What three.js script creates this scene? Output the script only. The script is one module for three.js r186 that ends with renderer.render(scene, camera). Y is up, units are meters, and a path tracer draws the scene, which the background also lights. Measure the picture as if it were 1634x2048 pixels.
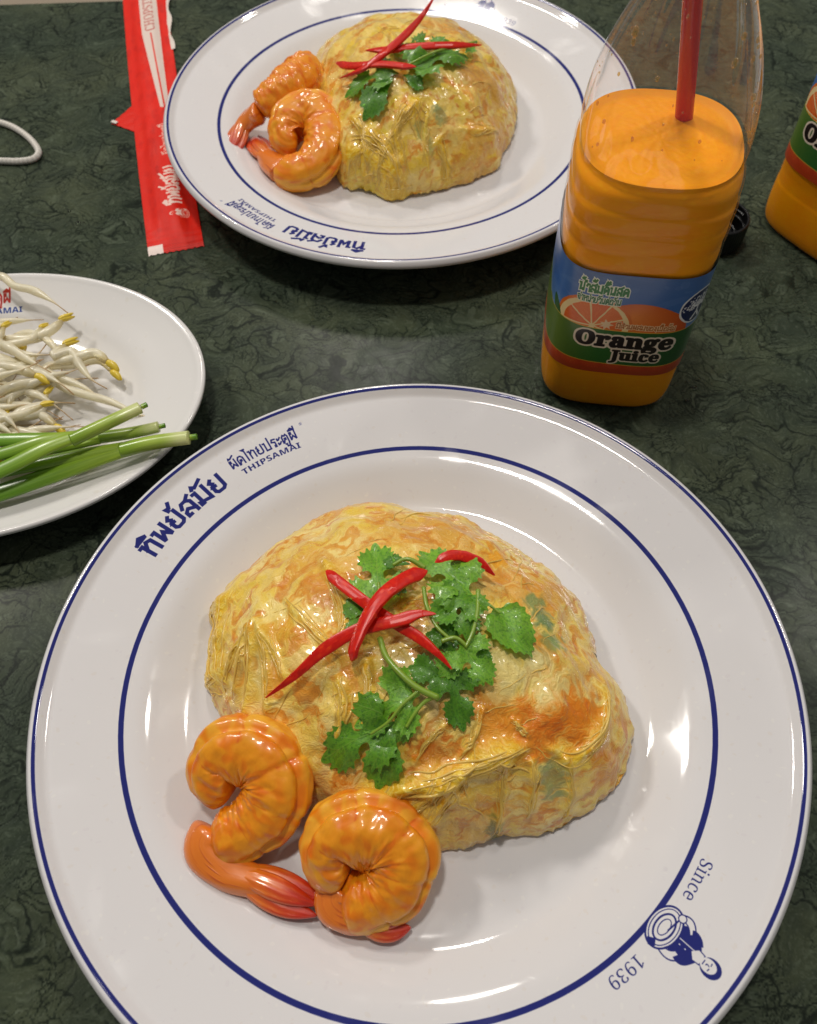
import * as THREE from 'three';
import { createNoise2D, createNoise3D } from 'simplex-noise';
import { mergeGeometries, toCreasedNormals } from 'three/addons/utils/BufferGeometryUtils.js';
import { TessellateModifier } from 'three/addons/modifiers/TessellateModifier.js';
import { RoundedBoxGeometry } from 'three/addons/geometries/RoundedBoxGeometry.js';
import { RectAreaLightUniformsLib } from 'three/addons/lights/RectAreaLightUniformsLib.js';
RectAreaLightUniformsLib.init();

// ------------------------------------------------------------------ camera, lamps, exposure
const scene = new THREE.Scene();
const camera = new THREE.PerspectiveCamera(2 * Math.atan(1024 / 1720) * 180 / Math.PI, 1634 / 2048, 0.01, 30);
camera.position.set(0, 0.3065, 0);
camera.rotation.set(-1.01655, 0, -0.032, 'YXZ');
camera.setViewOffset(1634, 2048, 0, 14, 1634, 2048);
camera.focus = 0.315;
camera.userData.fStop = 16;
scene.background = new THREE.Color().setRGB(0.165, 0.16, 0.155);      // the dim restaurant round the table
const renderer = new THREE.WebGLRenderer({ antialias: true });
renderer.toneMapping = THREE.LinearToneMapping;
renderer.toneMappingExposure = 0.99;
renderer.shadowMap.enabled = true;
const WARM = new THREE.Color().setRGB(1, 0.945, 0.87);
// x, y, z, side, intensity: the square ceiling lamps whose mirror images lie on the glaze
const LAMPS = [
  [-1.15, 1.6, -1.15, 0.2, 105, 'square ceiling lamp hung off beyond the bean sprout platter'],
  [1.05, 1.6, -0.85, 0.14, 85, 'square ceiling lamp hung off beyond the second juice bottle'],
  [-0.15, 1.8, -0.38, 0.15, 165, 'small square ceiling lamp hung right over the table'],
  [-0.12, 1.75, -1.9, 0.2, 80, 'square ceiling lamp hung past the far table edge'],
];
for (const [x, y, z, s, power, label] of LAMPS) {
  const lamp = new THREE.Group(); lamp.name = numbered('ceiling_lamp'); scene.add(lamp);
  lamp.userData = { label, category: 'lamp' };
  lamp.position.set(x, y, z);
  lamp.lookAt(0, 0, -0.25);                                           // +z of the group faces the table
  const house = new THREE.Mesh(new RoundedBoxGeometry(s + 0.03, s + 0.03, 0.06, 3, 0.01), new THREE.MeshStandardMaterial({ color: 0x2a2724, roughness: 0.6 }));
  house.name = 'housing'; house.position.z = -0.034; lamp.add(house);
  const diff = new THREE.Mesh(new RoundedBoxGeometry(s, s, 0.006, 2, 0.002), new THREE.MeshStandardMaterial({ color: 0xffffff, emissive: WARM, emissiveIntensity: 1.5 }));
  diff.name = 'lamp_diffuser'; lamp.add(diff);
  const light = new THREE.RectAreaLight(WARM, power, s, s);
  light.name = 'lamp_light'; light.position.z = 0.006; light.rotation.y = Math.PI; lamp.add(light);
}

// ------------------------------------------------------------------ helpers
function numbered(name) {
  numbered.used ??= new Map();
  const k = numbered.used.get(name) ?? 0; numbered.used.set(name, k + 1);
  return k ? name + '_' + String(k).padStart(3, '0') : name;
}
function rng(seed) { let a = seed >>> 0; return () => { a = (a + 0x6d2b79f5) | 0; let t = Math.imul(a ^ (a >>> 15), 1 | a); t = (t + Math.imul(t ^ (t >>> 7), 61 | t)) ^ t; return ((t ^ (t >>> 14)) >>> 0) / 4294967296; }; }
const n2 = createNoise2D(rng(7)), n3 = createNoise3D(rng(11)), rand = rng(23);
const V = (x, y, z) => new THREE.Vector3(x, y, z);
const mm = (a) => V(a[0] / 1000, a[1] / 1000, a[2] / 1000);
const clamp = (x, a = 0, b = 1) => Math.min(b, Math.max(a, x));
const smooth = (a, b, x) => { const t = clamp((x - a) / (b - a)); return t * t * (3 - 2 * t); };
const lerp = (a, b, t) => a + (b - a) * t;
const mix3 = (a, b, t) => [lerp(a[0], b[0], t), lerp(a[1], b[1], t), lerp(a[2], b[2], t)];
const fbm = (x, y, o = 4) => { let s = 0, a = 0.5; for (let i = 0; i < o; i++) { s += a * n2(x, y); x = x * 2.03 + 17.1; y = y * 2.03 - 9.7; a *= 0.5; } return s; };
const ridge = (x, y, o = 3) => { let s = 0, a = 0.5, w = 0; for (let i = 0; i < o; i++) { s += a * (1 - Math.abs(n2(x, y))); w += a; x = x * 2.1 + 3.3; y = y * 2.1 + 8.1; a *= 0.5; } return s / w; };
function dataTexture(w, h, fn, srgb = true) {
  const d = new Uint8Array(w * h * 4);
  for (let y = 0, i = 0; y < h; y++) for (let x = 0; x < w; x++, i += 4) { const c = fn((x + 0.5) / w, (y + 0.5) / h); d[i] = clamp(c[0], 0, 255); d[i + 1] = clamp(c[1], 0, 255); d[i + 2] = clamp(c[2], 0, 255); d[i + 3] = 255; }
  const t = new THREE.DataTexture(d, w, h); t.magFilter = THREE.LinearFilter; t.minFilter = THREE.LinearFilter;
  if (srgb) t.colorSpace = THREE.SRGBColorSpace;
  t.needsUpdate = true; return t;
}
function canvasTexture(w, h, draw, srgb = true) {
  const c = document.createElement('canvas'); c.width = w; c.height = h; draw(c.getContext('2d'), w, h);
  const t = new THREE.CanvasTexture(c); if (srgb) t.colorSpace = THREE.SRGBColorSpace; return t;
}
// a grid surface; wrap joins the last column to the first
function grid(nu, nv, fn, wrap = false, uvFn = (u, v) => [u, v]) {
  const p = [], uv = [], idx = [];
  for (let i = 0; i <= nu; i++) for (let j = 0; j <= nv; j++) { const u = i / nu, v = j / nv; p.push(...fn(u, v)); uv.push(...uvFn(u, v)); }
  const w = nv + 1;
  for (let i = 0; i < nu; i++) for (let j = 0; j < nv; j++) { const a = i * w + j; idx.push(a, a + w, a + 1, a + 1, a + w, a + w + 1); }
  const g = new THREE.BufferGeometry();
  g.setAttribute('position', new THREE.Float32BufferAttribute(p, 3)); g.setAttribute('uv', new THREE.Float32BufferAttribute(uv, 2)); g.setIndex(idx);
  g.computeVertexNormals();
  if (wrap) {
    const n = g.attributes.normal, a = V(), b = V();
    for (let i = 0; i <= nu; i++) { a.fromBufferAttribute(n, i * w); b.fromBufferAttribute(n, i * w + nv); a.add(b).normalize(); n.setXYZ(i * w, a.x, a.y, a.z); n.setXYZ(i * w + nv, a.x, a.y, a.z); }
    for (const i of [0, nu]) { const m = V(); for (let j = 0; j <= nv; j++) m.add(b.fromBufferAttribute(n, i * w + j)); if (V().fromArray(p, i * w * 3).distanceTo(V().fromArray(p, (i * w + (nv >> 1)) * 3)) < 1e-5) { m.normalize(); for (let j = 0; j <= nv; j++) n.setXYZ(i * w + j, m.x, m.y, m.z); } }
  }
  return g;
}
// a body swept along a smooth line; sec(t, a) gives the offsets along the hint side and the other side
function sweep(points, hint, sec, nu = 60, nv = 20, extra) {
  const curve = new THREE.CatmullRomCurve3(points, false, 'centripetal'), P = [], N = [], B = [], T = [];
  for (let i = 0; i <= nu; i++) {
    const t = i / nu, c = curve.getPointAt(t), tan = curve.getTangentAt(t), n = (typeof hint === 'function' ? hint(t) : hint).clone();
    n.addScaledVector(tan, -n.dot(tan)).normalize(); P.push(c); N.push(n); B.push(V().crossVectors(tan, n)); T.push(tan);
  }
  return grid(nu, nv, (u, v) => {
    const i = Math.round(u * nu), a = v * Math.PI * 2, [x, y, z = 0] = sec(u, a), q = P[i].clone().addScaledVector(N[i], x).addScaledVector(B[i], y).addScaledVector(T[i], z);
    if (extra) extra(q, u, a);
    return [q.x, q.y, q.z];
  }, true);
}
const roundEnds = (t, e = 0.04) => Math.sqrt(clamp(1 - Math.pow(clamp((e - t) / e), 2))) * Math.sqrt(clamp(1 - Math.pow(clamp((t - 1 + e) / e), 2)));
function mesh(name, geometry, material, parent) {
  const m = new THREE.Mesh(geometry, material); m.name = parent ? name : numbered(name); (parent ?? scene).add(m);
  m.castShadow = m.receiveShadow = true; return m;
}
function tag(o, label, category, group, kind) { Object.assign(o.userData, { label, category }); if (group) o.userData.group = group; if (kind) o.userData.kind = kind; return o; }
function thing(name, label, category, at = [0, 0, 0], group) { const g = new THREE.Group(); g.name = numbered(name); g.position.set(...at); scene.add(g); return tag(g, label, category, group); }

// ------------------------------------------------------------------ Thai lettering as pen strokes (a box 8 wide, 10 high, y down)
const TH = {
  'ท': [9, 'M.8 1.2 L2.2 1.2 L2.2 9.6 M2.2 5 L5 1.2 L7.4 2.4 L7.4 9.8'], 'พ': [9, 'M.8 1.2 L2 1.2 L2 9.6 L4.8 4.6 L7.4 9.6 L7.4 .4'],
  'ผ': [9, 'M1.4 3 L3 3 L3 1.2 L1.4 1.2 L1.4 9.6 L4.4 5.2 L7.4 9.6 L7.4 .4'], 'ย': [9, 'M2.6 .9 L1.4 2.2 L2.8 3.6 L1.6 5.2 L3 5.4 M1.6 5.2 L1.6 8.4 L2.8 9.6 L6 9.6 L7.4 8.4 L7.4 .4'],
  'ส': [9, 'M1.2 3.6 L2.6 1 L5.4 1 L7.2 2.8 L7.2 9.8 M2.8 9.4 L1.4 9.4 L1.4 7 L3.4 5.6 L7.2 8.2 M5.4 1 L8 -.8'], 'ม': [9, 'M.8 1.2 L2.2 1.2 L2.2 9.4 L.9 9.4 L.9 7.8 L7.4 9.6 L7.4 .4'],
  'ด': [9, 'M3.6 5 L5 5 L5 6.4 L3.6 6.4 L2 9.6 L1.2 9.6 L1.2 3.4 L3 1 L5.6 1 L7.4 3.4 L7.4 9.8'], 'ไ': [5, 'M3 9.8 L3 -1.6 L1 -3.6 L3.8 -3.4'],
  'ป': [9, 'M.8 1.2 L2.2 1.2 L2.2 9.6 L7.2 9.6 L7.2 -3'], 'ร': [7, 'M1 3.6 L2 1 L5.4 1.4 M1.4 3.8 L4.6 4.6 L4.8 9.6 L3.4 9.6 L3.4 8.2 L4.8 8.2'],
  'ะ': [5, 'M.8 2.4 L.8 4 L2 4 L4 2 M.8 7.4 L.8 9 L2 9 L4 7'], 'ต': [9, 'M3.6 5 L5 5 L5 6.4 L3.6 6.4 L2 9.6 L1.2 9.6 L1.2 3.2 L2.8 1 L4.4 2.4 L6 1 L7.4 3.2 L7.4 9.8'],
  'น': [9, 'M.8 1.2 L2.2 1.2 L2.2 9.4 L6 8.2 M7.2 .6 L7.2 9.6 L5.8 9.6 L5.8 8.2 L7.2 8.2'], 'า': [6, 'M1 3.6 L1.8 1 L4 1 L5 2.8 L5 9.8'], 'ำ': [7, 'M-1 -2.6 L.4 -2.6 L.4 -1.4 L-1 -1.4 L-1 -2.6 M2 3.6 L2.8 1 L5 1 L6 2.8 L6 9.8'],
  'ค': [9, 'M3.8 4.8 L5.2 4.8 L5.2 6.2 L3.8 6.2 L1.8 9.8 L1.2 3.4 L3 1 L5.6 1 L7.4 3.4 L7.4 9.8'], 'จ': [8, 'M2 5.6 L3.4 5.6 L3.4 4.4 L2 4.4 L2 5.6 L4.6 9.6 L6.4 9.6 L6.4 3 L4.6 1 L1.4 1.8'],
  'ห': [9, 'M.8 1.2 L2.2 1.2 L2.2 9.8 M2.2 5.4 L6 3 L6 1.2 L7.4 1.2 L7.4 3 L6 3.4 L7.4 5 L7.4 9.8'], 'ว': [7.5, 'M1.2 3.4 L2.4 1 L4.6 1 L6.2 3 L6.2 9.6 L4.8 9.6 L4.8 8.2 L6.2 8.2'],
  'อ': [9, 'M3.2 4 L1.6 4 L1.6 9.6 L7.2 9.6 L7.2 3 L5.6 1 L3 1 L1.6 2'], 'ข': [8, 'M1 1.2 L2.6 1.2 L2.6 2.8 L1.4 3.6 L2.6 4.6 L2.6 9.6 L6.6 9.6 L6.6 .4'],
  'ง': [7, 'M3.8 1 L5.2 1 L5.2 2.4 L3.8 2.4 M5.2 1 L5.2 9.6 L1 5.4'], 'เ': [4.5, 'M2 .6 L2 9.6 L3.4 9.6 L3.4 8.2 L2 8.2'], '่': [0, 'M-3 -1 L-3 -3.4'],
  'ู': [0, 'M-6 11.4 L-4.8 11.4 L-4.8 14 L-2 14 L-2 11'], 'ี': [0, 'M-8 -1.2 L-5 -3.4 L-1.6 -1.2 L-8 -1.2 M-1.6 -1.2 L-1.6 -4.4'], 'ิ': [0, 'M-8 -1.2 L-5 -3.4 L-1.6 -1.4 L-8 -1.2'],
  'ั': [0, 'M-7.4 -1.2 L-6.8 -2.6 L-5.4 -1.4 L-1.2 -3.8'], '์': [0, 'M-4 -1.2 L-4.4 -2.8 L-2.8 -2.4 L-1.4 -5'], '้': [0, 'M-6 -4.6 L-4.6 -4.2 L-4.6 -5.6 L-3 -4.4 L-2 -6.2'], 'ื': [0, 'M-8 -1.2 L-5 -3.4 L-1.6 -1.2 L-8 -1.2 M-3.2 -1.8 L-3.2 -4.4 M-1.6 -1.2 L-1.6 -4.4'],
};
const thaiWidth = (s) => [...s].reduce((w, ch) => w + (ch === ' ' ? 5 : TH[ch][0]), 0);
function thaiGlyph(ctx, ch, size, weight, halo) {
  if (ch === ' ') return;
  const path = new Path2D(TH[ch][1]);
  ctx.save(); ctx.scale(size / 10, size / 10); ctx.translate(0, -10); ctx.lineJoin = 'miter'; ctx.lineCap = 'square'; ctx.miterLimit = 3;
  if (halo) { ctx.strokeStyle = halo[0]; ctx.lineWidth = weight + halo[1]; ctx.stroke(path); } else { ctx.lineWidth = weight; ctx.stroke(path); }
  ctx.restore();
}
function thaiLine(ctx, s, x, y, size, weight, color, halo, squeeze = 1) {
  ctx.strokeStyle = color;
  for (const h of halo ? [halo, null] : [null]) { ctx.save(); ctx.translate(x, y); ctx.scale(squeeze, 1); ctx.strokeStyle = color; for (const ch of s) { thaiGlyph(ctx, ch, size, weight, h); ctx.translate((ch === ' ' ? 5 : TH[ch][0]) * size / 10, 0); } ctx.restore(); }
}
function thaiArc(ctx, s, cx, cy, r, start, size, weight, squeeze = 1) {      // clockwise from angle start, tops outward
  let a = start;
  for (const ch of s) {
    ctx.save(); ctx.translate(cx + Math.cos(a) * r, cy - Math.sin(a) * r); ctx.rotate(Math.PI / 2 - a); ctx.scale(squeeze, 1); thaiGlyph(ctx, ch, size, weight); ctx.restore();
    a -= (ch === ' ' ? 5 : TH[ch][0]) * size / 10 * squeeze / r;
  }
}
function textArc(ctx, s, cx, cy, r, start, stretch = 1) {
  let a = start;
  for (const ch of s) {
    const w = ctx.measureText(ch).width * stretch; a -= w / 2 / r;
    ctx.save(); ctx.translate(cx + Math.cos(a) * r, cy - Math.sin(a) * r); ctx.rotate(Math.PI / 2 - a); ctx.scale(stretch, 1); ctx.textAlign = 'center'; ctx.fillText(ch, 0, 0); ctx.restore();
    a -= w / 2 / r;
  }
}

// ------------------------------------------------------------------ the table: polished dark green marble
{
  const W = 0.86, Z0 = -0.592, D = 0.86;
  const hash = (i, j) => { let h = Math.imul(i, 374761393) + Math.imul(j, 668265263); h = Math.imul(h ^ (h >>> 13), 1274126177); return ((h ^ (h >>> 16)) >>> 0) / 4294967296; };
  const cells = (x, y) => {                                                        // distance to the nearest crack between fragments, and the fragment's own number
    const ix = Math.floor(x), iy = Math.floor(y); let a = 9, b = 9, id = 0;
    for (let j = -1; j < 2; j++) for (let i = -1; i < 2; i++) { const h = hash(ix + i, iy + j), dx = ix + i + h - x, dy = iy + j + ((h * 57.31) % 1) - y, d = dx * dx + dy * dy; if (d < a) { b = a; a = d; id = h; } else if (d < b) b = d; }
    return [Math.sqrt(b) - Math.sqrt(a), id];
  };
  const marble = (u, v) => {
    const x = u * W * 100, y = v * D * 100;                                         // centimetres
    const q1 = n2(x * 0.3, y * 0.3), q2 = n2(x * 0.3 + 40, y * 0.3), q3 = n2(x * 1.1 + 5, y * 1.1), q4 = n2(x * 1.1, y * 1.1 + 31), q5 = n2(x * 3.1 + 2, y * 3.1), q6 = n2(x * 3.1, y * 3.1 + 8);
    const wx = x + 0.7 * q1 + 0.12 * q3 + 0.04 * q5, wy = y + 0.7 * q2 + 0.12 * q4 + 0.04 * q6;
    const zone = fbm(x * 0.08, y * 0.08, 3), [e1, i1] = cells(wx * 0.5, wy * 0.72 + wx * 0.16), [e2, i2] = cells(wx * 1.4 + 9 + wy * 0.5, wy * 2.3), [e3, i3] = cells(wx * 3.2 + 4, wy * 5.4 + 7 - wx * 1.5);
    const m1 = smooth(-0.5, 0.5, n2(x * 0.22 + 9, y * 0.22)), m2 = smooth(-0.5, 0.4, n2(x * 0.35, y * 0.35 + 70)), m3 = smooth(-0.3, 0.6, n2(x * 0.5 + 21, y * 0.5));
    const crack = clamp(0.95 * m1 * smooth(0.08, 0.005, e1) + 0.9 * m2 * smooth(0.12, 0.005, e2) + 0.75 * m3 * smooth(0.16, 0.01, e3));
    const cloud = fbm(wx * 0.5 + 60, wy * 0.7, 4), grit = n2(x * 19, y * 19), fine = fbm(wx * 4, wy * 5.5, 3);
    let c = mix3([53, 62, 50], [67, 74, 57], smooth(-0.3, 0.4, zone));
    c = mix3(c, [98, 108, 92], 0.34 * smooth(0.35, 1.0, i2) * smooth(0.02, 0.4, e2) * (0.5 + cloud) + 0.3 * smooth(0.55, 1, i3) * smooth(0.05, 0.4, e3));
    c = mix3(c, [44, 52, 46], 0.3 * smooth(0.05, -0.45, cloud) + 0.15 * smooth(0.6, 1, i1));
    c = mix3(c, [108, 116, 102], 0.24 * smooth(0.1, 0.5, fine));
    c = mix3(c, [22, 28, 23], crack * 0.84);
    return [c[0] + grit * 4 + fine * 5, c[1] + grit * 4 + fine * 5, c[2] + grit * 3.5 + fine * 5];
  };
  const map = dataTexture(1800, 1800, marble);
  const top = new RoundedBoxGeometry(W, 0.03, D, 4, 0.002);
  const p = top.attributes.position, uv = top.attributes.uv;
  for (let i = 0; i < p.count; i++) uv.setXY(i, p.getX(i) / W + 0.5, 0.5 - p.getZ(i) / D);
  const smear = dataTexture(512, 512, (u, v) => { const g = 120 + 34 * fbm(u * 9, v * 9, 4) + 14 * n2(u * 90, v * 90); return [g, g, g]; }, false);
  const t = mesh('table_top', top, new THREE.MeshPhysicalMaterial({ map, roughness: 0.6, roughnessMap: smear, specularIntensity: 0.16 }));
  t.position.set(0, -0.015, Z0 + D / 2);
  t.userData = { label: 'polished dark green marble table top with black veins', kind: 'structure' };
  const trim = mesh('edge_trim', new RoundedBoxGeometry(W, 0.028, 0.03, 3, 0.003), new THREE.MeshStandardMaterial({ color: 0x8a7d6c, roughness: 0.5 }), t);
  trim.position.set(0, -0.0015, -D / 2 - 0.0152);
}

// ------------------------------------------------------------------ dinner plates with blue print
const INK = '#23296f';
function emblem(ctx, x, y, turn, s, ink, paper) {      // a cook bent over a wide round pan
  ctx.save(); ctx.translate(x, y); ctx.rotate(turn); ctx.scale(s, s); ctx.lineJoin = 'round'; ctx.lineCap = 'round';
  ctx.strokeStyle = ink; ctx.fillStyle = ink;
  const blob = (d, fill = ink, w = 0.5, line = ink) => { const p = new Path2D(d); if (fill) { ctx.fillStyle = fill; ctx.fill(p); } if (w) { ctx.lineWidth = w; ctx.strokeStyle = line; ctx.stroke(p); } };
  blob('M-5 -12 C-9 -8 -9 -4 -6 -1 L6 -1 C8 -4 8 -9 5 -13 C2 -15 -2 -15 -5 -12 Z');                     // shirt
  blob('M-7 -8 C-12 -5 -13 -2 -10 2 L-8 1 C-9 -2 -8 -4 -5 -6 Z', paper, 0.6);                            // arm with ladle
  blob('M6 -9 C11 -7 12 -3 9 3 L6 4 C8 0 8 -3 5 -5 Z', paper, 0.6);
  blob('M-5 -13 C-8 -11 -9 -8 -8 -6 L-4 -8 Z'); blob('M5 -13 C9 -11 9 -8 8 -6 L4 -8 Z');
  blob('M-2.4 -16 L2.6 -16 L3 -12.5 L0 -10 L-3 -12.5 Z', paper, 0.5);                                    // collar
  blob('M-1 -12 L-1 -2 M1.4 -8 L1.4 -7.6 M1.4 -5 L1.4 -4.6', null, 0.5, paper);
  ctx.fillStyle = ink; ctx.beginPath(); ctx.ellipse(0.2, -20.6, 4.5, 5, 0, 0, 7); ctx.fill();             // hair
  ctx.fillStyle = paper; ctx.beginPath(); ctx.ellipse(0, -19.2, 3.2, 4, 0, 0, 7); ctx.fill();
  blob('M-1.9 -20 L-.8 -20.2 M.9 -20.2 L2 -20 M0 -19.6 L-.3 -18.3 L.4 -18.2 M-1 -16.8 L1.1 -16.8', null, 0.45);
  for (const [rx, ry, w] of [[11, 7.4, 0.9], [9.6, 6, 0.45], [7, 4.2, 0.9], [4.4, 2.3, 0.45]]) { ctx.beginPath(); ctx.ellipse(0, 4.5, rx, ry, 0, 0, 7); if (rx > 10) { ctx.fillStyle = paper; ctx.fill(); } ctx.lineWidth = w; ctx.strokeStyle = ink; ctx.stroke(); }
  blob('M-9 1 L0 2.4', null, 0.8); blob('M-10.8 .4 A1.9 1.9 0 1 0 -7 .6 A1.9 1.9 0 1 0 -10.8 .4 Z', paper, 0.5); blob('M7.2 4.6 L10 3 L11.4 5.6 L9 7.6 Z', ink, 0.4);
  ctx.restore();
}
const PLATE_UV = 0.266;
const GLAZE = '#d9d7d8';
const plateMap = canvasTexture(2048, 2048, (ctx, w) => {
  const k = w / PLATE_UV, c = w / 2, deg = Math.PI / 180;
  ctx.fillStyle = GLAZE; ctx.fillRect(0, 0, w, w);
  const r = rng(5);
  for (let i = 0; i < 2600; i++) { const x = r() * w, y = r() * w; ctx.fillStyle = ['rgba(190,170,140,.10)', 'rgba(240,236,228,.18)', 'rgba(200,194,196,.16)'][i % 3]; ctx.beginPath(); ctx.ellipse(x, y, 1 + r() * 7, 1 + r() * 4, r() * 3, 0, 7); ctx.fill(); }
  ctx.strokeStyle = INK; ctx.fillStyle = INK;
  ctx.lineWidth = 0.00115 * k; ctx.beginPath(); ctx.arc(c, c, 0.128 * k, 0, 7); ctx.stroke();
  ctx.lineWidth = 0.00175 * k; ctx.beginPath(); ctx.arc(c, c, 0.1017 * k, 0, 7); ctx.stroke();
  thaiArc(ctx, 'ทิพย์สมัย', c, c, 0.1112 * k, 151.6 * deg, 0.0068 * k, 2.1, 1.14);
  thaiArc(ctx, 'ผัดไทยประตูผี', c, c, 0.1156 * k, 127.6 * deg, 0.004 * k, 1.75, 0.93);
  ctx.font = 'bold ' + 0.0034 * k + 'px sans-serif'; textArc(ctx, 'THIPSAMAI', c, c, 0.1113 * k, 126.4 * deg, 1.42);
  ctx.font = 0.0018 * k + 'px sans-serif'; textArc(ctx, '®', c, c, 0.1206 * k, 111.8 * deg);
  ctx.font = 0.0052 * k + 'px serif'; textArc(ctx, 'Since', c, c, 0.1048 * k, -33.8 * deg, 1.05); textArc(ctx, '1939', c, c, 0.1048 * k, -53.4 * deg, 1.05);
  const a = -47.2 * deg; emblem(ctx, c + Math.cos(a) * 0.1085 * k, c - Math.sin(a) * 0.1085 * k, Math.PI / 2 - a, 0.00062 * k, INK, GLAZE);
});
// worn glaze: scratches that cutlery left, seen only where they break up a reflection
const plateRough = canvasTexture(1024, 1024, (ctx, w) => {
  ctx.fillStyle = 'rgb(15,15,15)'; ctx.fillRect(0, 0, w, w);
  const r = rng(91);
  for (let i = 0; i < 1100; i++) {
    const x = r() * w, y = r() * w, a = r() * 6.3, l = 3 + r() * r() * 26, g = 34 + r() * 50;
    ctx.strokeStyle = `rgba(${g},${g},${g},${0.25 + r() * 0.5})`; ctx.lineWidth = 0.4 + r() * 0.4; ctx.beginPath(); ctx.moveTo(x, y); ctx.quadraticCurveTo(x + Math.cos(a) * l / 2 + r() * 5, y + Math.sin(a) * l / 2, x + Math.cos(a + 0.3) * l, y + Math.sin(a + 0.3) * l); ctx.stroke();
  }
  for (let i = 0; i < 60; i++) { const x = r() * w, y = r() * w, a = r() * 3; for (let j = 0; j < 5; j++) { ctx.fillStyle = 'rgba(70,70,70,.10)'; ctx.beginPath(); ctx.ellipse(x + r() * 20, y + r() * 20, 8 + r() * 46, 5 + r() * 16, a + r() * 0.5, 0, 7); ctx.fill(); } }
  for (let i = 0; i < 90; i++) { const x = r() * w, y = r() * w, g = 45 + r() * 60; for (let j = 0; j < 26; j++) { ctx.strokeStyle = `rgba(${g},${g},${g},.35)`; ctx.lineWidth = 0.6; const u = x + (r() - 0.5) * 40, v = y + (r() - 0.5) * 24; ctx.beginPath(); ctx.moveTo(u, v); ctx.lineTo(u + r() * 9 - 2, v + r() * 7); ctx.stroke(); } }
}, false);
const porcelain = new THREE.MeshPhysicalMaterial({ map: plateMap, roughness: 1, roughnessMap: plateRough, ior: 1.5 });
const porcelainPlain = new THREE.MeshPhysicalMaterial({ color: GLAZE, roughness: 0.1, ior: 1.5 });
const profile = (pts, n) => { const c = new THREE.CatmullRomCurve3(pts.map(([r, y]) => V(r, y, 0)), false, 'centripetal'); return c.getPoints(n); };
function revolve(pts, n, seg, sx = 1, sz = 1, uvSize = PLATE_UV) {
  const q = profile(pts, n);
  const g = grid(n, seg, (u, v) => { const p = q[Math.round(u * n)], a = -v * Math.PI * 2; return [p.x * Math.cos(a) * sx, p.y, p.x * Math.sin(a) * sz]; }, true);
  const P = g.attributes.position, uv = g.attributes.uv;
  for (let i = 0; i < P.count; i++) uv.setXY(i, 0.5 + P.getX(i) / uvSize, 0.5 - P.getZ(i) / uvSize);
  return g;
}
// the face as a slope run outward: flat well, hollow, wall, shoulder, broad rim, lip
const FACE = (() => {
  const slope = (r) => 0.56 * smooth(0.0755, 0.084, r) - 0.35 * smooth(0.0915, 0.1, r) + 0.62 * smooth(0.1236, 0.1262, r) - 0.83 * smooth(0.127, 0.1289, r) - 1.5 * smooth(0.1289, 0.1306, r), p = [[0, 0.0088], [0.03, 0.0088], [0.06, 0.0088]];
  let y = 0.0088; for (let r = 0.0702; r < 0.1308; r += 0.0002) { y += slope(r) * 0.0002; p.push([r, y]); }
  p.push([0.1309, y - 0.0006], [0.1309, y - 0.0012]); return p;
})();
const plateTop = revolve(FACE, 320, 240);
const plateUnder = revolve([FACE[FACE.length - 1], [0.1304, FACE[FACE.length - 1][1] - 0.0012], [0.129, 0.0222], [0.118, 0.0186], [0.105, 0.0146], [0.095, 0.0108], [0.086, 0.0062], [0.0795, 0.0035], [0.076, 0.0012], [0.074, 0.0001], [0.0715, 0.0001], [0.07, 0.0018], [0.066, 0.003], [0.03, 0.0032], [0, 0.0032]], 70, 160);
function plate(at, turn, scale, label) {
  const g = thing('dinner_plate', label, 'plate', at, 'blue-ringed dinner plates'); g.rotation.y = turn; g.scale.setScalar(scale);
  mesh('plate_face', plateTop, porcelain, g); mesh('plate_underside', plateUnder, porcelainPlain, g);
}
plate([0.0007, 0, -0.1036], 0, 1, 'blue-ringed white plate under the omelette with a torn webbed side');
plate([0.0031, 0, -0.4342], 108.4 * Math.PI / 180, 0.985, 'blue-ringed white plate reaching over the red chopstick sleeve');

// ------------------------------------------------------------------ oval platter of the sprouts
const platterMap = canvasTexture(1024, 1024, (ctx, w) => {
  ctx.fillStyle = '#dcdad8'; ctx.fillRect(0, 0, w, w);
  const k = w / PLATE_UV, x = w / 2, r = rng(15);
  for (let i = 0; i < 700; i++) { ctx.fillStyle = ['rgba(190,170,140,.10)', 'rgba(240,236,228,.2)'][i % 2]; ctx.beginPath(); ctx.ellipse(r() * w, r() * w, 1 + r() * 4, 1 + r() * 3, r() * 3, 0, 7); ctx.fill(); }
  thaiLine(ctx, 'ผัดไทยประตูผี', x - 0.0305 * k, w / 2 - 0.0595 * k, 0.0047 * k, 1.9, '#b0332c', null, 0.93);
  ctx.fillStyle = '#2b3f86'; ctx.font = 'bold ' + 0.0036 * k + 'px sans-serif'; ctx.save(); ctx.translate(x - 0.0163 * k, w / 2 - 0.0548 * k); ctx.scale(1.35, 1); ctx.fillText('THIPSAMAI', 0, 0); ctx.restore();
});
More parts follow.
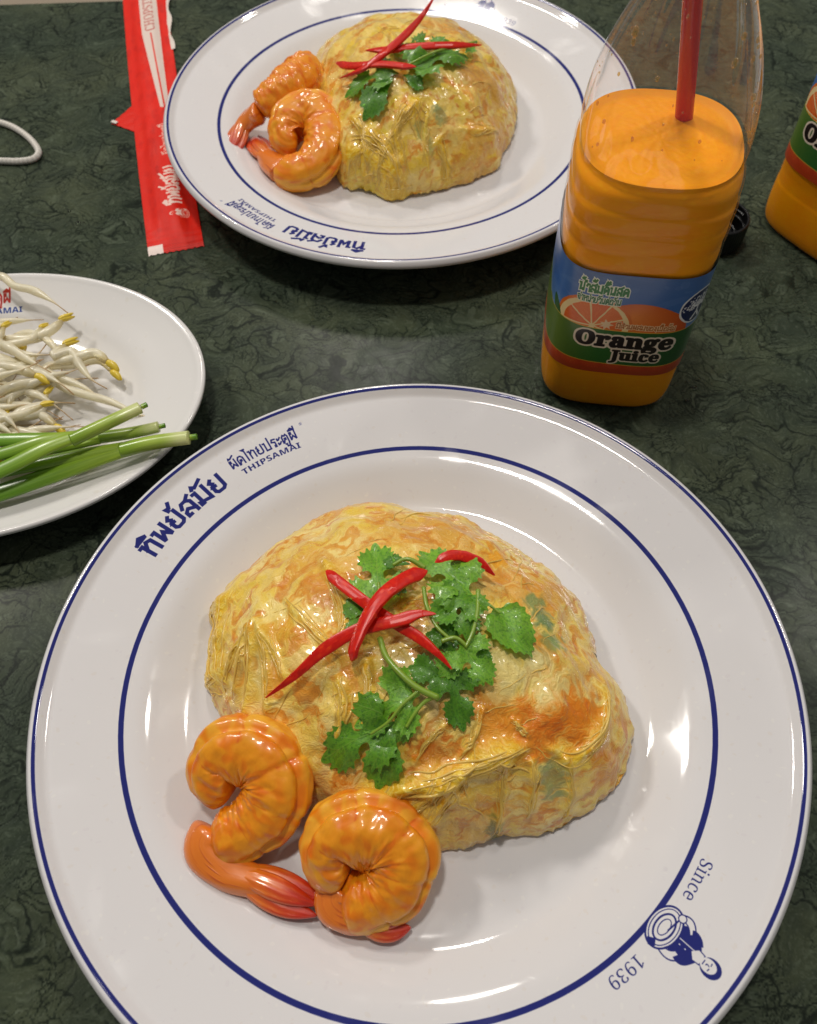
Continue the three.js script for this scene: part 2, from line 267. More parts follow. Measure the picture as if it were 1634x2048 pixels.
{
  const g = thing('oval_platter', 'plain white oval platter of bean sprouts and spring onions', 'platter', [-0.186, 0, -0.2405]);
  const a = 0.0992, b = 0.0735, sx = 1, sz = b / a;
  const face = revolve([[0, 0.0072], [0.05, 0.0072], [0.06, 0.0078], [0.067, 0.0098], [0.073, 0.0122], [0.085, 0.0158], [0.094, 0.0188], [0.0968, 0.0199], [0.0985, 0.0201], [0.0995, 0.0194], [0.0996, 0.0184]], 80, 200, sx, sz);
  mesh('platter_face', face, new THREE.MeshPhysicalMaterial({ map: platterMap, roughness: 0.14, ior: 1.5 }), g);
  mesh('platter_underside', revolve([[0.0996, 0.0184], [0.0988, 0.0174], [0.09, 0.0138], [0.075, 0.0074], [0.064, 0.0026], [0.06, 0.0002], [0.056, 0.0002], [0.054, 0.002], [0, 0.0024]], 50, 160, sx, sz), porcelainPlain, g);
  g.rotation.y = 0.05;
}

// ------------------------------------------------------------------ omelettes: a thin wet egg sheet over fried noodles
const OMELETTES = [
  { c: [0.002, -0.112], y0: 0.0093, h: 0.041, seed: 3.7, r: [65.9, 65.1, 64.7, 62.9, 62.2, 62.2, 62.0, 63.6, 65.5, 67.2, 70.1, 72.7, 74.8, 75.9, 75.5, 77.7, 80.3, 78.0, 74.7, 72.2, 67.8, 63.8, 61.2, 58.8, 58.4, 58.6, 59.1, 60.6, 61.2, 61.9, 65.3, 70.2, 75.5, 78.6, 76.2, 70.3],
    yellow: 0.55, gold: 0.8, size: 1024,
    // folds and torn strands of the sheet: points (mm), half width, height, colour strength
    folds: [
      [[[-21, -64], [-5, -66], [5, -67.4], [15, -70.5], [26, -74], [39, -77]], 3.6, 3.0, 1], [[[39, -77], [49, -74], [58, -80], [63, -92], [64, -106]], 2.4, 1.5, 0.7], [[[15, -70], [10, -65], [5, -59], [-1, -55]], 2.6, 1.6, 0.8], [[[8, -68], [2, -63], [-8, -57]], 1.8, 1.2, 0.7], [[[35, -74], [36, -67], [34, -57]], 1.7, 1.4, 0.5], [[[28, -74], [27, -64], [24, -54]], 1.5, 1.2, 0.45], [[[46, -75], [48, -66], [46, -58]], 1.6, 1.2, 0.4],
      [[[-31, -145], [-25, -130], [-22, -114], [-30, -102]], 2.2, 1.1, 0.7], [[[-15, -105], [-14, -90], [-17, -80]], 2.2, 1.5, 0.8], [[[-24, -100], [-22, -88], [-26, -78]], 1.8, 1.2, 0.7], [[[-45, -130], [-30, -112], [-20, -101]], 1.8, 0.8, 0.5],
      [[[-52, -125], [-53, -112], [-55, -96], [-56, -88]], 1.7, 1.5, 0.5], [[[-52, -125], [-57, -112], [-61, -97]], 1.5, 1.5, 0.5], [[[-52, -125], [-49, -112], [-48, -98], [-47, -88]], 1.5, 1.4, 0.5], [[[-53, -122], [-61, -112], [-66, -102]], 1.4, 1.2, 0.6], [[[-51, -122], [-46, -110], [-42, -98]], 1.3, 1.1, 0.4],
      [[[-70, -142], [-70, -127], [-70, -114], [-66, -102]], 4.2, 1.6, 1.3], [[[12, -84], [4, -78], [-2, -70]], 1.1, 0.9, 0.2], [[[22, -88], [18, -79], [12, -72]], 1.0, 0.9, 0.2], [[[30, -84], [36, -78]], 1.1, 0.9, 0.3],
    ],
    // what shows through: centre (mm), radius, colour, strength
    spots: [[50, -85, 13, [222, 118, 10], 0.95], [28, -82, 11, [220, 126, 18], 0.85], [38, -80, 9, [214, 106, 8], 0.9], [5, -72, 9, [204, 100, 12], 0.85], [62, -74, 8, [205, 128, 34], 0.6], [14, -153, 16, [206, 138, 52], 0.6], [31, -143, 5, [236, 160, 40], 0.9], [-3, -155, 12, [214, 148, 58], 0.5], [-35, -144, 9, [210, 142, 50], 0.5], [37, -129, 12, [212, 142, 58], 0.55], [50, -132, 9, [206, 138, 62], 0.5], [-21, -139, 8, [216, 146, 56], 0.5], [-29, -128, 7, [208, 138, 70], 0.5],
      [41.5, -125, 4, [112, 142, 96], 0.8], [43.5, -118, 4.6, [98, 132, 92], 0.85], [46, -110, 4.4, [112, 140, 96], 0.8], [41, -103, 5, [148, 156, 118], 0.6], [43, -68, 6, [132, 150, 112], 0.75], [24, -57, 3, [44, 84, 40], 0.9], [-44, -117, 5.5, [222, 160, 38], 0.75], [30, -99, 11, [232, 214, 156], 0.8], [42, -96, 9, [226, 208, 150], 0.7], [-52, -106, 7, [206, 190, 138], 0.6], [3, -99, 9, [224, 206, 160], 0.7], [-38, -80, 9, [206, 176, 74], 0.5], [20, -58, 10, [196, 140, 50], 0.5], [8, -90, 8, [206, 172, 130], 0.6], [56, -98, 8, [206, 160, 96], 0.5]] },
  { c: [0.008, -0.432], y0: 0.0093, h: 0.045, seed: 21.3, r: [57.6, 60.1, 63.8, 66.7, 69.5, 72.2, 74.8, 78.4, 81.0, 82.7, 84.4, 83.3, 80.6, 79.3, 75.0, 66.8, 59.9, 56.0, 53.9, 53.2, 53.5, 54.8, 57.6, 60.2, 60.7, 61.0, 61.6, 59.3, 56.4, 56.7, 57.9, 58.3, 58.5, 57.2, 56.1, 56.7],
    yellow: 0.8, gold: 0.4, size: 640,
    folds: [[[[-27, -385], [-16, -384], [-4, -376], [6, -372]], 4.5, 1.8, 1.3], [[[-16, -392], [-6, -383], [2, -372]], 3.2, 1.5, 1], [[[12, -400], [4, -392], [-6, -380]], 2.2, 1.2, 0.9], [[[6, -398], [0, -388], [4, -374]], 1.8, 1.2, 0.8], [[[20, -388], [27, -379]], 2.4, 1.2, 1], [[[-24, -402], [-18, -392], [-14, -380]], 1.6, 1, 0.7], [[[30, -392], [44, -396], [56, -406]], 1.6, 0.8, 0.3], [[[-10, -460], [0, -440], [-4, -424]], 1.8, 0.8, 0.6], [[[16, -396], [14, -384], [16, -374]], 1.4, 1, 0.6]],
    spots: [[41, -423, 10, [208, 142, 62], 0.7], [52, -425, 9, [206, 140, 66], 0.6], [54, -404, 10, [212, 150, 72], 0.7], [43, -391, 9, [210, 148, 60], 0.6], [35, -383, 8, [208, 150, 54], 0.55], [22, -396, 4, [120, 140, 104], 0.7], [13, -388, 4, [134, 150, 104], 0.6], [16, -384, 3.5, [140, 152, 100], 0.6], [32, -462, 12, [206, 146, 72], 0.6], [-12, -380, 12, [226, 200, 40], 0.6]] },
];
const bodyRadius = (o, a) => { const n = o.r.length, t = ((a / (2 * Math.PI)) % 1 + 1) % 1 * n, i = Math.floor(t), f = t - i, p = (k) => o.r[(k + n) % n] / 1000, a0 = p(i - 1), b = p(i), c = p(i + 1), d = p(i + 2); return b + 0.5 * f * (c - a0 + f * (2 * a0 - 5 * b + 4 * c - d + f * (3 * (b - c) + d - a0))); };
function bodyHeight(o, x, z) { const dx = x - o.c[0], dz = z - o.c[1], r = Math.hypot(dx, dz) / bodyRadius(o, Math.atan2(-dz, dx)); return r < 1 ? o.y0 + o.h * Math.pow(1 - r * r, 1 / 1.8) : o.y0; }
function segments(o) {      // the folds as short pieces in metres, for the distance to them
  return o.folds.map(([pts, w, h, s]) => {
    const q = new THREE.CatmullRomCurve3(pts.map(([x, z]) => V(x / 1000, 0, z / 1000)), false, 'centripetal').getPoints(pts.length * 5);
    const box = new THREE.Box3().setFromPoints(q).expandByScalar(w * 0.003);
    return { q, w: w / 1000, h: h / 1000, s, box };
  });
}
function foldAt(segs, x, z) {
  let height = 0, tint = 0;
  for (const f of segs) {
    if (x < f.box.min.x || x > f.box.max.x || z < f.box.min.z || z > f.box.max.z) continue;
    let best = 1, where = 0;
    for (let i = 0; i < f.q.length - 1; i++) {
      const a = f.q[i], b = f.q[i + 1], ex = b.x - a.x, ez = b.z - a.z, t = clamp(((x - a.x) * ex + (z - a.z) * ez) / (ex * ex + ez * ez)), d = Math.hypot(x - a.x - ex * t, z - a.z - ez * t);
      if (d < best) { best = d; where = (i + t) / (f.q.length - 1); }
    }
    const fade = smooth(0, 0.1, where) * smooth(1, 0.82, where), k = best / (f.w * (1 + 0.35 * Math.sin(where * 19 + f.q[0].x * 900)));
    height += 1.35 * f.h * fade * Math.exp(-k * k * 1.4); tint = Math.max(tint, f.s * fade * Math.exp(-k * k * 0.9));
  }
  return [height, tint];
}
function omelette(o, label) {
  const segs = segments(o), S = o.seed, NT = 190, NA = 460, e1 = 1, e2 = 1 / 1.8;
  // from the pole (t = 0) to the rim (t = 1); the sheet tucks under a little at the rim
  const base = (t, a) => { const T = Math.min(1, t / 0.94), tuck = clamp((t - 0.94) / 0.06), th = T * Math.PI / 2, rho = Math.pow(Math.sin(th), e1), R = bodyRadius(o, a) * (1 + 0.012 * Math.sin(a * 9 + S) + 0.008 * Math.sin(a * 17 + S * 3)); return [R * rho * (1 - 0.10 * tuck * tuck), o.y0 + o.h * Math.pow(Math.max(0, 1 - rho * rho), e2) + 0.001 * smooth(0.8, 0.95, t) * (1 - tuck)]; };
  const pos = (t, a) => { const [r, y] = base(t, a); return V(o.c[0] + r * Math.cos(a), y, o.c[1] - r * Math.sin(a)); };
  const detail = (p, t, a) => {
    const x = p.x * 1000, y = p.y * 1000, z = p.z * 1000;
    const lump = 1.25 * n3(x / 24 + S, y / 24, z / 24) + 0.5 * n3(x / 11 + S, y / 11, z / 11 + S) + 0.2 * n3((x + z) / 9, y / 6 + S, (z - x) / 5) + 0.05 * n3(x / 3.2, y / 3.2, z / 3.2 + S);
    const pleat = smooth(0.5, 0.95, t) * (0.5 * (1 - 2 * Math.abs(n2(a * 9 + S, t * 2.2 + S))) + 0.22 * n2(a * 22, t * 3 + S));
    return (lump + pleat) / 1000 + foldAt(segs, p.x, p.z)[0];
  };
  const g = grid(NT, NA, (u, v) => {
    if (u === 0) return [o.c[0], o.y0 + o.h + detail(V(o.c[0], o.y0 + o.h, o.c[1]), 0, 0), o.c[1]];
    const a = v * Math.PI * 2, t = Math.max(u, 0.004), p = pos(t, a), q1 = pos(Math.min(1, t + 0.004), a).sub(pos(t - 0.002, a)), q2 = pos(t, a + 0.01).sub(pos(t, a - 0.01)), n = q1.cross(q2).normalize();
    p.addScaledVector(n, detail(p, t, a) * smooth(0, 0.03, 1.012 - u)); p.y = Math.max(p.y, o.y0 + 0.0002);
    return [p.x, p.y, p.z];
  }, true, (u, v) => [0.5 + 0.5 * u * Math.cos(v * Math.PI * 2), 0.5 + 0.5 * u * Math.sin(v * Math.PI * 2)]);
  const SIZE = o.size, bumps = new Uint8Array(SIZE * SIZE * 4);
  const map = dataTexture(SIZE, SIZE, (u, v) => {
    const dx = (u - 0.5) * 2, dy = (v - 0.5) * 2, t = Math.min(1, Math.hypot(dx, dy)), a = Math.atan2(dy, dx), p = pos(Math.max(t, 0.002), a);
    const X = dx * 80 + S, Y = dy * 80, x = p.x * 1000, z = p.z * 1000;          // X, Y: millimetres over the sheet
    const wx = X + 3 * n2(X * 0.1, Y * 0.1) + 1.1 * n2(X * 0.3, Y * 0.3 + 9), wy = Y + 3 * n2(X * 0.1 + 50, Y * 0.1) + 1.1 * n2(X * 0.3 + 20, Y * 0.3);
    const ax = wx * 0.79 + wy * 0.61, ay = -wx * 0.61 + wy * 0.79;
    const thin = 0.5 + 0.9 * fbm(ax * 0.06, ay * 0.14, 4), fibre = ridge(ax * 0.1, ay * 0.42, 3), web = ridge(wx * 0.3 + 7, wy * 0.3, 2), speck = n2(wx * 1.1, wy * 1.1), fine = n2(X * 2.6, Y * 2.6 + S), bubble = n2(X * 0.85 + 70, Y * 0.85);
    // fried noodles and filling below, the egg over it as a veil of changing thickness
    let c = mix3([214, 140, 44], [226, 162, 62], smooth(-0.5, 0.5, n2(wx * 0.12, wy * 0.2 + 30)));
    c = mix3(c, [206, 116, 24], 0.6 * smooth(0.1, 0.7, n2(wx * 0.09 + 60, wy * 0.12)) * (0.4 + o.gold * 0.6));
    const veil = smooth(0.2, 0.68, thin + 0.12 * speck + 0.05 * fine + 0.16 - o.gold * 0.1);
    const egg = mix3([238, 212, 132], [244, 226, 168], smooth(-0.4, 0.6, n2(X * 0.05, Y * 0.05 + 12)));
    c = mix3(c, egg, veil * 0.86);
    c = mix3(c, [218, 184, 150], 0.3 * smooth(0.3, 0.8, n2(X * 0.07 + 80, Y * 0.07)));
    const yel = smooth(-0.1, 0.7, n2(ax * 0.05 + 33, ay * 0.09 + S)) * o.yellow + o.yellow * 0.3;
    c = mix3(c, [226, 186, 40], yel * 0.72 * smooth(0.15, 0.6, thin));
    c = mix3(c, [212, 140, 40], 0.5 * smooth(0.45, 0.8, bubble) * smooth(0.2, 0.7, n2(X * 0.05 + 44, Y * 0.05)) * o.gold);
    for (const [sxm, szm, r, col, k] of o.spots) {
      const d = Math.hypot(x - sxm, z - szm) / r; if (d > 1.5) continue;
      c = mix3(c, col, k * smooth(1.15, 0.45, d + 0.45 * n2(wx * 0.16 + sxm, wy * 0.16) + 0.12 * speck) * (0.75 + 0.3 * thin));
    }
    const [fh, ft] = foldAt(segs, p.x, p.z);
    c = mix3(c, mix3([222, 172, 22], [240, 214, 108], smooth(0.45, 0.95, fibre + 0.15 * fine)), clamp(ft * 1.05));
    c = mix3(c, [244, 230, 180], 0.42 * smooth(0.74, 0.96, fibre) * smooth(0.2, 0.6, thin));
    c = mix3(c, [244, 230, 182], 0.4 * smooth(0.84, 0.98, web));
    c = mix3(c, [140, 92, 28], 0.45 * smooth(0.62, 0.85, n2(X * 1.9 + 11, Y * 1.9)) * smooth(0.1, 0.6, n2(X * 0.11, Y * 0.11 + 60)));
    c = mix3(c, [176, 116, 32], 0.2 * smooth(0.35, 0.75, speck) * smooth(0.55, 0.3, thin));
    const b = 120 + 60 * (fibre - 0.5) + 40 * (web - 0.6) + 16 * speck + 12 * fine + 30 * (thin - 0.5), i = (Math.min(SIZE - 1, Math.floor(v * SIZE)) * SIZE + Math.min(SIZE - 1, Math.floor(u * SIZE))) * 4;
    bumps[i] = bumps[i + 1] = bumps[i + 2] = clamp(b, 0, 255); bumps[i + 3] = 255;
    const m = 1 + 0.03 * fine; return [c[0] * m, c[1] * m, c[2] * m * 0.92];
  });
  const bumpMap = new THREE.DataTexture(bumps, SIZE, SIZE); bumpMap.magFilter = bumpMap.minFilter = THREE.LinearFilter; bumpMap.needsUpdate = true;
  const root = thing('omelette', label, 'omelette', [o.c[0], o.y0, o.c[1]], 'omelettes on dinner plates');
  g.translate(-o.c[0], -o.y0, -o.c[1]);
  mesh('egg_sheet', g, new THREE.MeshPhysicalMaterial({ map, bumpMap, bumpScale: 0.0008, roughness: 0.34, ior: 1.42, clearcoat: 0.6, clearcoatRoughness: 0.12 }), root);
  // stretched threads of egg: along the folds, fanned out below them, and a few strays
  const r = rng(Math.round(S * 100)), threads = [];
  const onSheet = (x, z, up) => { const dx = x - o.c[0], dz = z - o.c[1], a = Math.atan2(-dz, dx), rho = Math.min(0.985, Math.hypot(dx, dz) / (bodyRadius(o, a) * (1 + 0.012 * Math.sin(a * 9 + S) + 0.008 * Math.sin(a * 17 + S * 3)))), t = Math.max(0.004, Math.asin(rho) / (Math.PI / 2) * 0.94), p = pos(t, a), n = pos(t + 0.004, a).sub(pos(t - 0.002, a)).cross(pos(t, a + 0.01).sub(pos(t, a - 0.01))).normalize(); return p.addScaledVector(n, detail(p, t, a) + up).sub(root.position); };
  const thread = (pts, w) => { if (pts.length > 2) threads.push(sweep(pts.map(([x, z], i) => onSheet(x, z, w * (i === 0 || i === pts.length - 1 ? -0.8 : 0.1 + 0.5 * r()))), V(0.1, 1, 0.2), (t, a) => { const q = w * (0.35 + 0.65 * Math.sin(Math.PI * t)); return [q * 0.7 * Math.cos(a), q * Math.sin(a)]; }, 26, 7)); };
  for (const f of segs) for (let i = 0; i < 3 + f.s * 4; i++) {
    const off = (r() - 0.5) * 3 * f.w, from = r() * 0.4, to = 0.55 + r() * 0.45, n = f.q.length - 1, pts = [];
    for (let k = 0; k <= 7; k++) { const j = lerp(from, to, k / 7) * n, q = f.q[Math.min(n, Math.round(j))], e = f.q[Math.min(n, Math.round(j) + 1)].clone().sub(f.q[Math.max(0, Math.round(j) - 1)]).normalize(), d = off * (1 - 0.7 * Math.pow(k / 7, 2)) + (r() - 0.5) * 0.0008; pts.push([q.x - e.z * d, q.z + e.x * d]); }
    thread(pts, 0.0002 + r() * 0.0003);
  }
  for (const f of segs.filter((f) => f.s >= 0.9)) for (let i = 0; i < 16; i++) {
    const q = f.q[Math.floor(r() * f.q.length)], out = V(q.x - o.c[0], 0, q.z - o.c[1]).normalize(), turn = (r() - 0.5) * 1.5, l = 0.006 + r() * 0.012, pts = [];
    for (let k = 0; k <= 5; k++) { const b = turn + (r() - 0.5) * 0.3, d = l * k / 5; pts.push([q.x + (out.x * Math.cos(b) - out.z * Math.sin(b)) * d, q.z + (out.x * Math.sin(b) + out.z * Math.cos(b)) * d]); }
    thread(pts, 0.00016 + r() * 0.00028);
  }
  for (let i = 0; i < 46; i++) {
    const a = r() * 6.283, q = Math.sqrt(r()) * 0.055, b = 0.7 + (r() - 0.5) * 1.2, l = 0.006 + r() * 0.014, x = o.c[0] + q * Math.cos(a), z = o.c[1] + q * Math.sin(a), pts = [];
    for (let k = 0; k <= 5; k++) { const d = l * (k / 5 - 0.5), w = b + (r() - 0.5) * 0.5; pts.push([x + Math.cos(w) * d, z - Math.sin(w) * d]); }
    thread(pts, 0.00012 + r() * 0.0002);
  }
  const th = mesh('egg_threads', mergeGeometries(threads), new THREE.MeshPhysicalMaterial({ color: '#ecc95e', roughness: 0.36, transmission: 0.25, thickness: 0, clearcoat: 0.5, clearcoatRoughness: 0.12 }), root); th.userData.kind = 'stuff';
  return root;
}
omelette(OMELETTES[0], 'golden omelette parcel with a torn webbed yellow strand along its side');
omelette(OMELETTES[1], 'smooth yellow omelette parcel garnished with three chili strips');

// ------------------------------------------------------------------ prawns: curled, split along the back, with a shell tail
const prawnMap = dataTexture(512, 384, (u, v) => {
  const s = u * 60, a = v * 2 * Math.PI, q = Math.cos(a), r = Math.sin(a), X = s + 1.2 * n3(s * 0.3, q * 2, r * 2);
  const back = smooth(0.25, 0.95, -r), blot = n3(X * 0.22, q * 1.6, r * 1.6), fine = n3(X * 1.1, q * 7, r * 7), bar = Math.abs(((u * 6.2) % 1) - 0.5) * 2;
  let c = mix3([246, 158, 30], [240, 132, 10], smooth(-0.5, 0.7, blot));
  c = mix3(c, [250, 190, 84], 0.75 * back * smooth(0.9, -0.3, blot));
  c = mix3(c, [228, 96, 2], 0.4 * smooth(0.3, 0.9, n3(X * 0.25 + 9, q * 1.3, r * 1.3)));
  c = mix3(c, [206, 66, 8], 0.4 * smooth(0.92, 1, bar) * smooth(0.0, 0.6, n3(X * 0.6, q * 2, r * 2 + 5)));
  return [c[0] * 0.99 + fine * 3, c[1] * 0.98 + fine * 4, c[2] * 0.7 + fine * 2];
});
const prawnFlesh = new THREE.MeshPhysicalMaterial({ map: prawnMap, roughness: 0.42, ior: 1.4, transmission: 0.12, thickness: 0, clearcoat: 0.5, clearcoatRoughness: 0.1 });
const tailMap = dataTexture(256, 256, (u, v) => {
  const line = ridge(u * 3, v * 26, 2), tip = smooth(0.35, 0.95, u + 0.12 * n2(u * 4, v * 9));
  let c = mix3([222, 118, 24], [188, 36, 6], tip); c = mix3(c, [232, 140, 60], 0.3 * smooth(0.75, 0.97, line)); c = mix3(c, [150, 34, 8], 0.4 * smooth(0.4, 0.15, ridge(u * 2 + 9, v * 15, 2)));
  return c;
});
const tailShell = new THREE.MeshPhysicalMaterial({ map: tailMap, bumpMap: tailMap, bumpScale: 0.0004, roughness: 0.35, clearcoat: 0.9, clearcoatRoughness: 0.1 });
function prawn(label, body, tail, facing, fat, seed, group, tight = 0.86) {
  const t0 = mm(body[0]), g = thing('prawn', label, 'prawn', [t0.x, 0.0095, t0.z], group), rel = (a) => mm(a).sub(g.position), n = V(...facing).normalize();
  const mid = body.reduce((m, q) => m.add(rel(q)), V()).divideScalar(body.length), line = body.map((q, i) => { const r = rel(q), k = lerp(tight, 1, smooth(0.68, 1, i / (body.length - 1))); r.x = lerp(mid.x, r.x, k); r.z = lerp(mid.z, r.z, k); return r; });
  const grow = (t) => fat * (0.74 + 0.3 * smooth(0, 0.25, t) - 0.26 * smooth(0.5, 1, t)) * roundEnds(t, 0.08);
  const bodyGeo = sweep(line, n, (t, a) => {
    // a = 0 faces the viewer's side, a = -90 degrees is the back of the curl
    const r = grow(t), k = t * 6.2 - Math.floor(t * 6.2), seam = Math.exp(-Math.pow(Math.min(k, 1 - k) / 0.06, 2)), c = Math.cos(a), s = Math.sin(a);
    const dorsal = Math.atan2(Math.sin(a + Math.PI / 2 - 0.62), Math.cos(a + Math.PI / 2 - 0.62)), split = 0.24 * Math.exp(-Math.pow(dorsal / 0.15, 2)) * smooth(0.08, 0.2, t) * smooth(0.95, 0.75, t);
    const ragged = 1 - smooth(0.03, 0.2, t), belly = smooth(0.2, 1, s);
    const back = smooth(0.3, 1, -s), q = r * (1 + 0.02 * Math.sin(k * Math.PI) * back - (0.012 + 0.05 * back) * seam - split + (0.05 + 0.1 * ragged) * n3(t * 9 + seed * 5, c * 1.2, s * 1.2) + (0.022 + 0.03 * belly + 0.05 * ragged) * n3(t * 24 + seed * 5, c * 3, s * 3));
    return [q * c * 0.9, q * s * (s > 0 ? 1.12 : 1.04)];
  }, 170, 64, (p) => { p.y = Math.max(p.y, 0.0002); });
  mesh('body', bodyGeo, prawnFlesh, g);
  // last shell ring, then the fan: two long blades and a short middle spine
  const T = tail.map(rel), side = V(0, 1, 0), L = T.length - 1, dir = T[L].clone().sub(T[L - 1]).normalize(), across = V().crossVectors(dir, side).normalize();
  const span = (geo, from, to) => { const uv = geo.attributes.uv; for (let i = 0; i < uv.count; i++) uv.setX(i, lerp(from, to, uv.getX(i))); return geo; };
  const ring = sweep(T.slice(0, L), side, (t, a) => { const r = fat * lerp(0.8, 0.3, t) * roundEnds(t, 0.1) * (1 + 0.03 * Math.sin(a * 5 + t * 9)); return [r * 0.74 * Math.cos(a), r * 1.04 * Math.sin(a)]; }, 60, 32, (p) => { p.y = Math.max(p.y, 0.0003); });
  mesh('tail_shell', span(ring, 0, 0.6), tailShell, g);
  for (const [s, l, up] of [[-1, 1, 0.15], [1, 0.96, 0.05], [-0.1, 0.86, 0.55]]) {
    const root = T[L - 2].clone().lerp(T[L - 3], 0.6), run = [root, T[L - 2], T[L - 1], T[L].clone().lerp(T[L - 1], 1 - l)].map((p, i) => { const q = p.clone().addScaledVector(across, s * fat * [0.06, 0.2, 0.3, 0.24][i]); q.y += fat * up * [0.1, 0.35, 0.4, 0.1][i]; return q; });
    const blade = sweep(run, side, (t, a) => { const w = fat * 0.36 * Math.pow(Math.sin(Math.PI * clamp(0.12 + 0.87 * t)), 0.8), h = fat * lerp(0.24, 0.06, t), e = roundEnds(t, 0.03), r = 1 + 0.07 * Math.sin(a * 9); return [h * Math.cos(a) * e * r, w * Math.sin(a) * e]; }, 44, 40, (p) => { p.y = Math.max(p.y, 0.0003); });
    mesh('tail_fan', span(blade, 0.25, 1), tailShell, g);
  }
  return g;
}
const PG = 'prawns on the dinner plates';
prawn('curled orange prawn with its red tail fan tucked under a second prawn', [[-60, 22, -70], [-66, 23.5, -73], [-67.5, 25.5, -79], [-61.5, 28.5, -83.5], [-52.5, 30, -84], [-44.5, 29, -79.5], [-40.5, 26.5, -71], [-43, 23, -62.5], [-51, 19.5, -57], [-60, 17.2, -55], [-66.5, 16, -55]], [[-64.5, 16.4, -59], [-67.5, 15.6, -53.5], [-61.5, 14.8, -47], [-52, 14.2, -43.2], [-41, 13.6, -38.6], [-31, 13, -35]], [-0.1, 0.86, 0.5], 0.0104, 1, PG, 0.74);
prawn('curled orange prawn with a ragged cut end beside a red tail fan', [[-23, 19.5, -46], [-29, 21, -47.5], [-30, 23.5, -53], [-25, 26, -57], [-16.5, 27.5, -58.5], [-7, 26.5, -56], [-2, 24, -49.5], [-3, 21, -42], [-8.5, 18, -37], [-17.5, 15.6, -35.5], [-25, 14.6, -36]], [[-23, 14.8, -40], [-25.5, 14, -36.5], [-22, 13.2, -33.6], [-16, 12.8, -32.2], [-9.5, 12.6, -31.4], [-3, 12.4, -31.4]], [0.05, 0.9, 0.42], 0.0108, 2, PG, 0.76);
prawn('orange prawn leaning on the omelette with a blunt red tail', [[-54.5, 32, -459], [-49.5, 33, -451], [-50.5, 33, -443], [-57.5, 33, -434.5], [-65.5, 31, -428], [-73, 27, -424.5]], [[-72, 26.5, -425], [-78, 22.5, -425], [-83.5, 19, -422], [-87.5, 15.6, -414], [-90, 13.2, -405]], [0.35, 0.75, 0.55], 0.0098, 3, PG, 1);
prawn('orange prawn curled into a ring with a hollow centre', [[-53, 21, -404], [-58, 22, -404], [-60, 24, -412], [-55, 27, -420.5], [-45, 28.5, -423.5], [-36.5, 27, -416.5], [-33.5, 24.5, -402], [-37, 21.5, -389.5], [-45.5, 18.5, -383.5], [-55, 16.8, -384.5], [-62, 15.6, -392]], [[-59, 16, -388], [-66, 15.2, -396], [-71, 14.6, -405], [-75, 14, -413], [-78.5, 13.4, -422]], [-0.05, 0.82, 0.57], 0.0108, 4, PG, 0.84);

// ------------------------------------------------------------------ chili strips
const chiliMap = dataTexture(256, 96, (u, v) => { const c = mix3([194, 12, 2], [214, 30, 4], 0.5 + 0.5 * n2(u * 14, v * 3)); return mix3(c, [232, 74, 16], 0.5 * smooth(0.35, 0.8, n2(u * 9 + 4, v * 4 + 5)) + 0.25 * smooth(0.3, 0.7, n2(u * 46, v * 14))); });
const chiliSkin = new THREE.MeshPhysicalMaterial({ map: chiliMap, roughness: 0.3 });
const over = ([x, up, z]) => V(x / 1000, bodyHeight(z < -300 ? OMELETTES[1] : OMELETTES[0], x / 1000, z / 1000) + up / 1000, z / 1000);      // a point so many mm above the omelette
function chili(label, pts, width, twist, group, ends = [0.42, 0.2]) {
  const P = pts.map(over), o = P[Math.floor(P.length / 2)].clone(), g = sweep(P.map((p) => p.clone().sub(o)), V(0, 1, 0), (t, a) => {
    const taper = Math.pow(clamp(t / ends[0]), 0.8) * Math.pow(clamp((1 - t) / ends[1]), 0.8), w = width * Math.min(1, 0.05 + taper) * (1 + 0.06 * n2(t * 5, width * 9000)), h = 0.0008 * Math.min(1, 0.25 + taper);
    const c = Math.cos(a), s = Math.sin(a), e = roundEnds(t, 0.012), x = e * h * Math.sign(c) * Math.pow(Math.abs(c), 0.22), y = e * w * Math.sign(s) * Math.pow(Math.abs(s), 0.5), b = twist * (t - 0.5) + 0.35, bend = -0.2 * Math.pow(y / width, 2) * width;
    return [(x + bend) * Math.cos(b) - y * Math.sin(b), (x + bend) * Math.sin(b) + y * Math.cos(b), 0.9 * y * (Math.exp(-t / 0.04) * (ends[0] < 0.25 ? 1 : 0) - Math.exp(-(1 - t) / 0.04) * (ends[1] < 0.18 ? 1 : 0))];
  }, 80, 32);
  const m = mesh('chili_strip', toCreasedNormals(g, 0.55), chiliSkin); m.position.copy(o); return tag(m, label, 'chili strip', group);
}
chili('red chili strip lying lowest of the crossed strips, running under two others', [[-28.4, 7.1, -132.9], [-20.6, 6.8, -124.6], [-11.4, 5.9, -116.2], [-4.3, 5.8, -110.6], [1.8, 6.4, -106], [8.1, 7.3, -99.8], [11.8, 7.7, -95.3]], 0.0019, 0.85, 'chili strips on the omelettes', [0.06, 0.3]);
chili('long pointed red chili strip reaching out over the pleated omelette side', [[-48.2, 6.5, -93.8], [-37.5, 6.7, -98.3], [-27.8, 6.8, -104.7], [-16.6, 8.0, -109.3], [-3.9, 9.0, -111], [2.5, 8.9, -112.8], [7.7, 8.0, -113]], 0.0021, -0.85, 'chili strips on the omelettes', [0.45, 0.16]);
chili('red chili strip laid on top across two other strips', [[5.4, 7.2, -130], [-2.1, 9.2, -125.5], [-9.1, 11.2, -119.1], [-14.5, 11.7, -111.1], [-18.6, 10.2, -102.8], [-19.4, 8.4, -99.7]], 0.0025, 1.3, 'chili strips on the omelettes', [0.1, 0.06]);
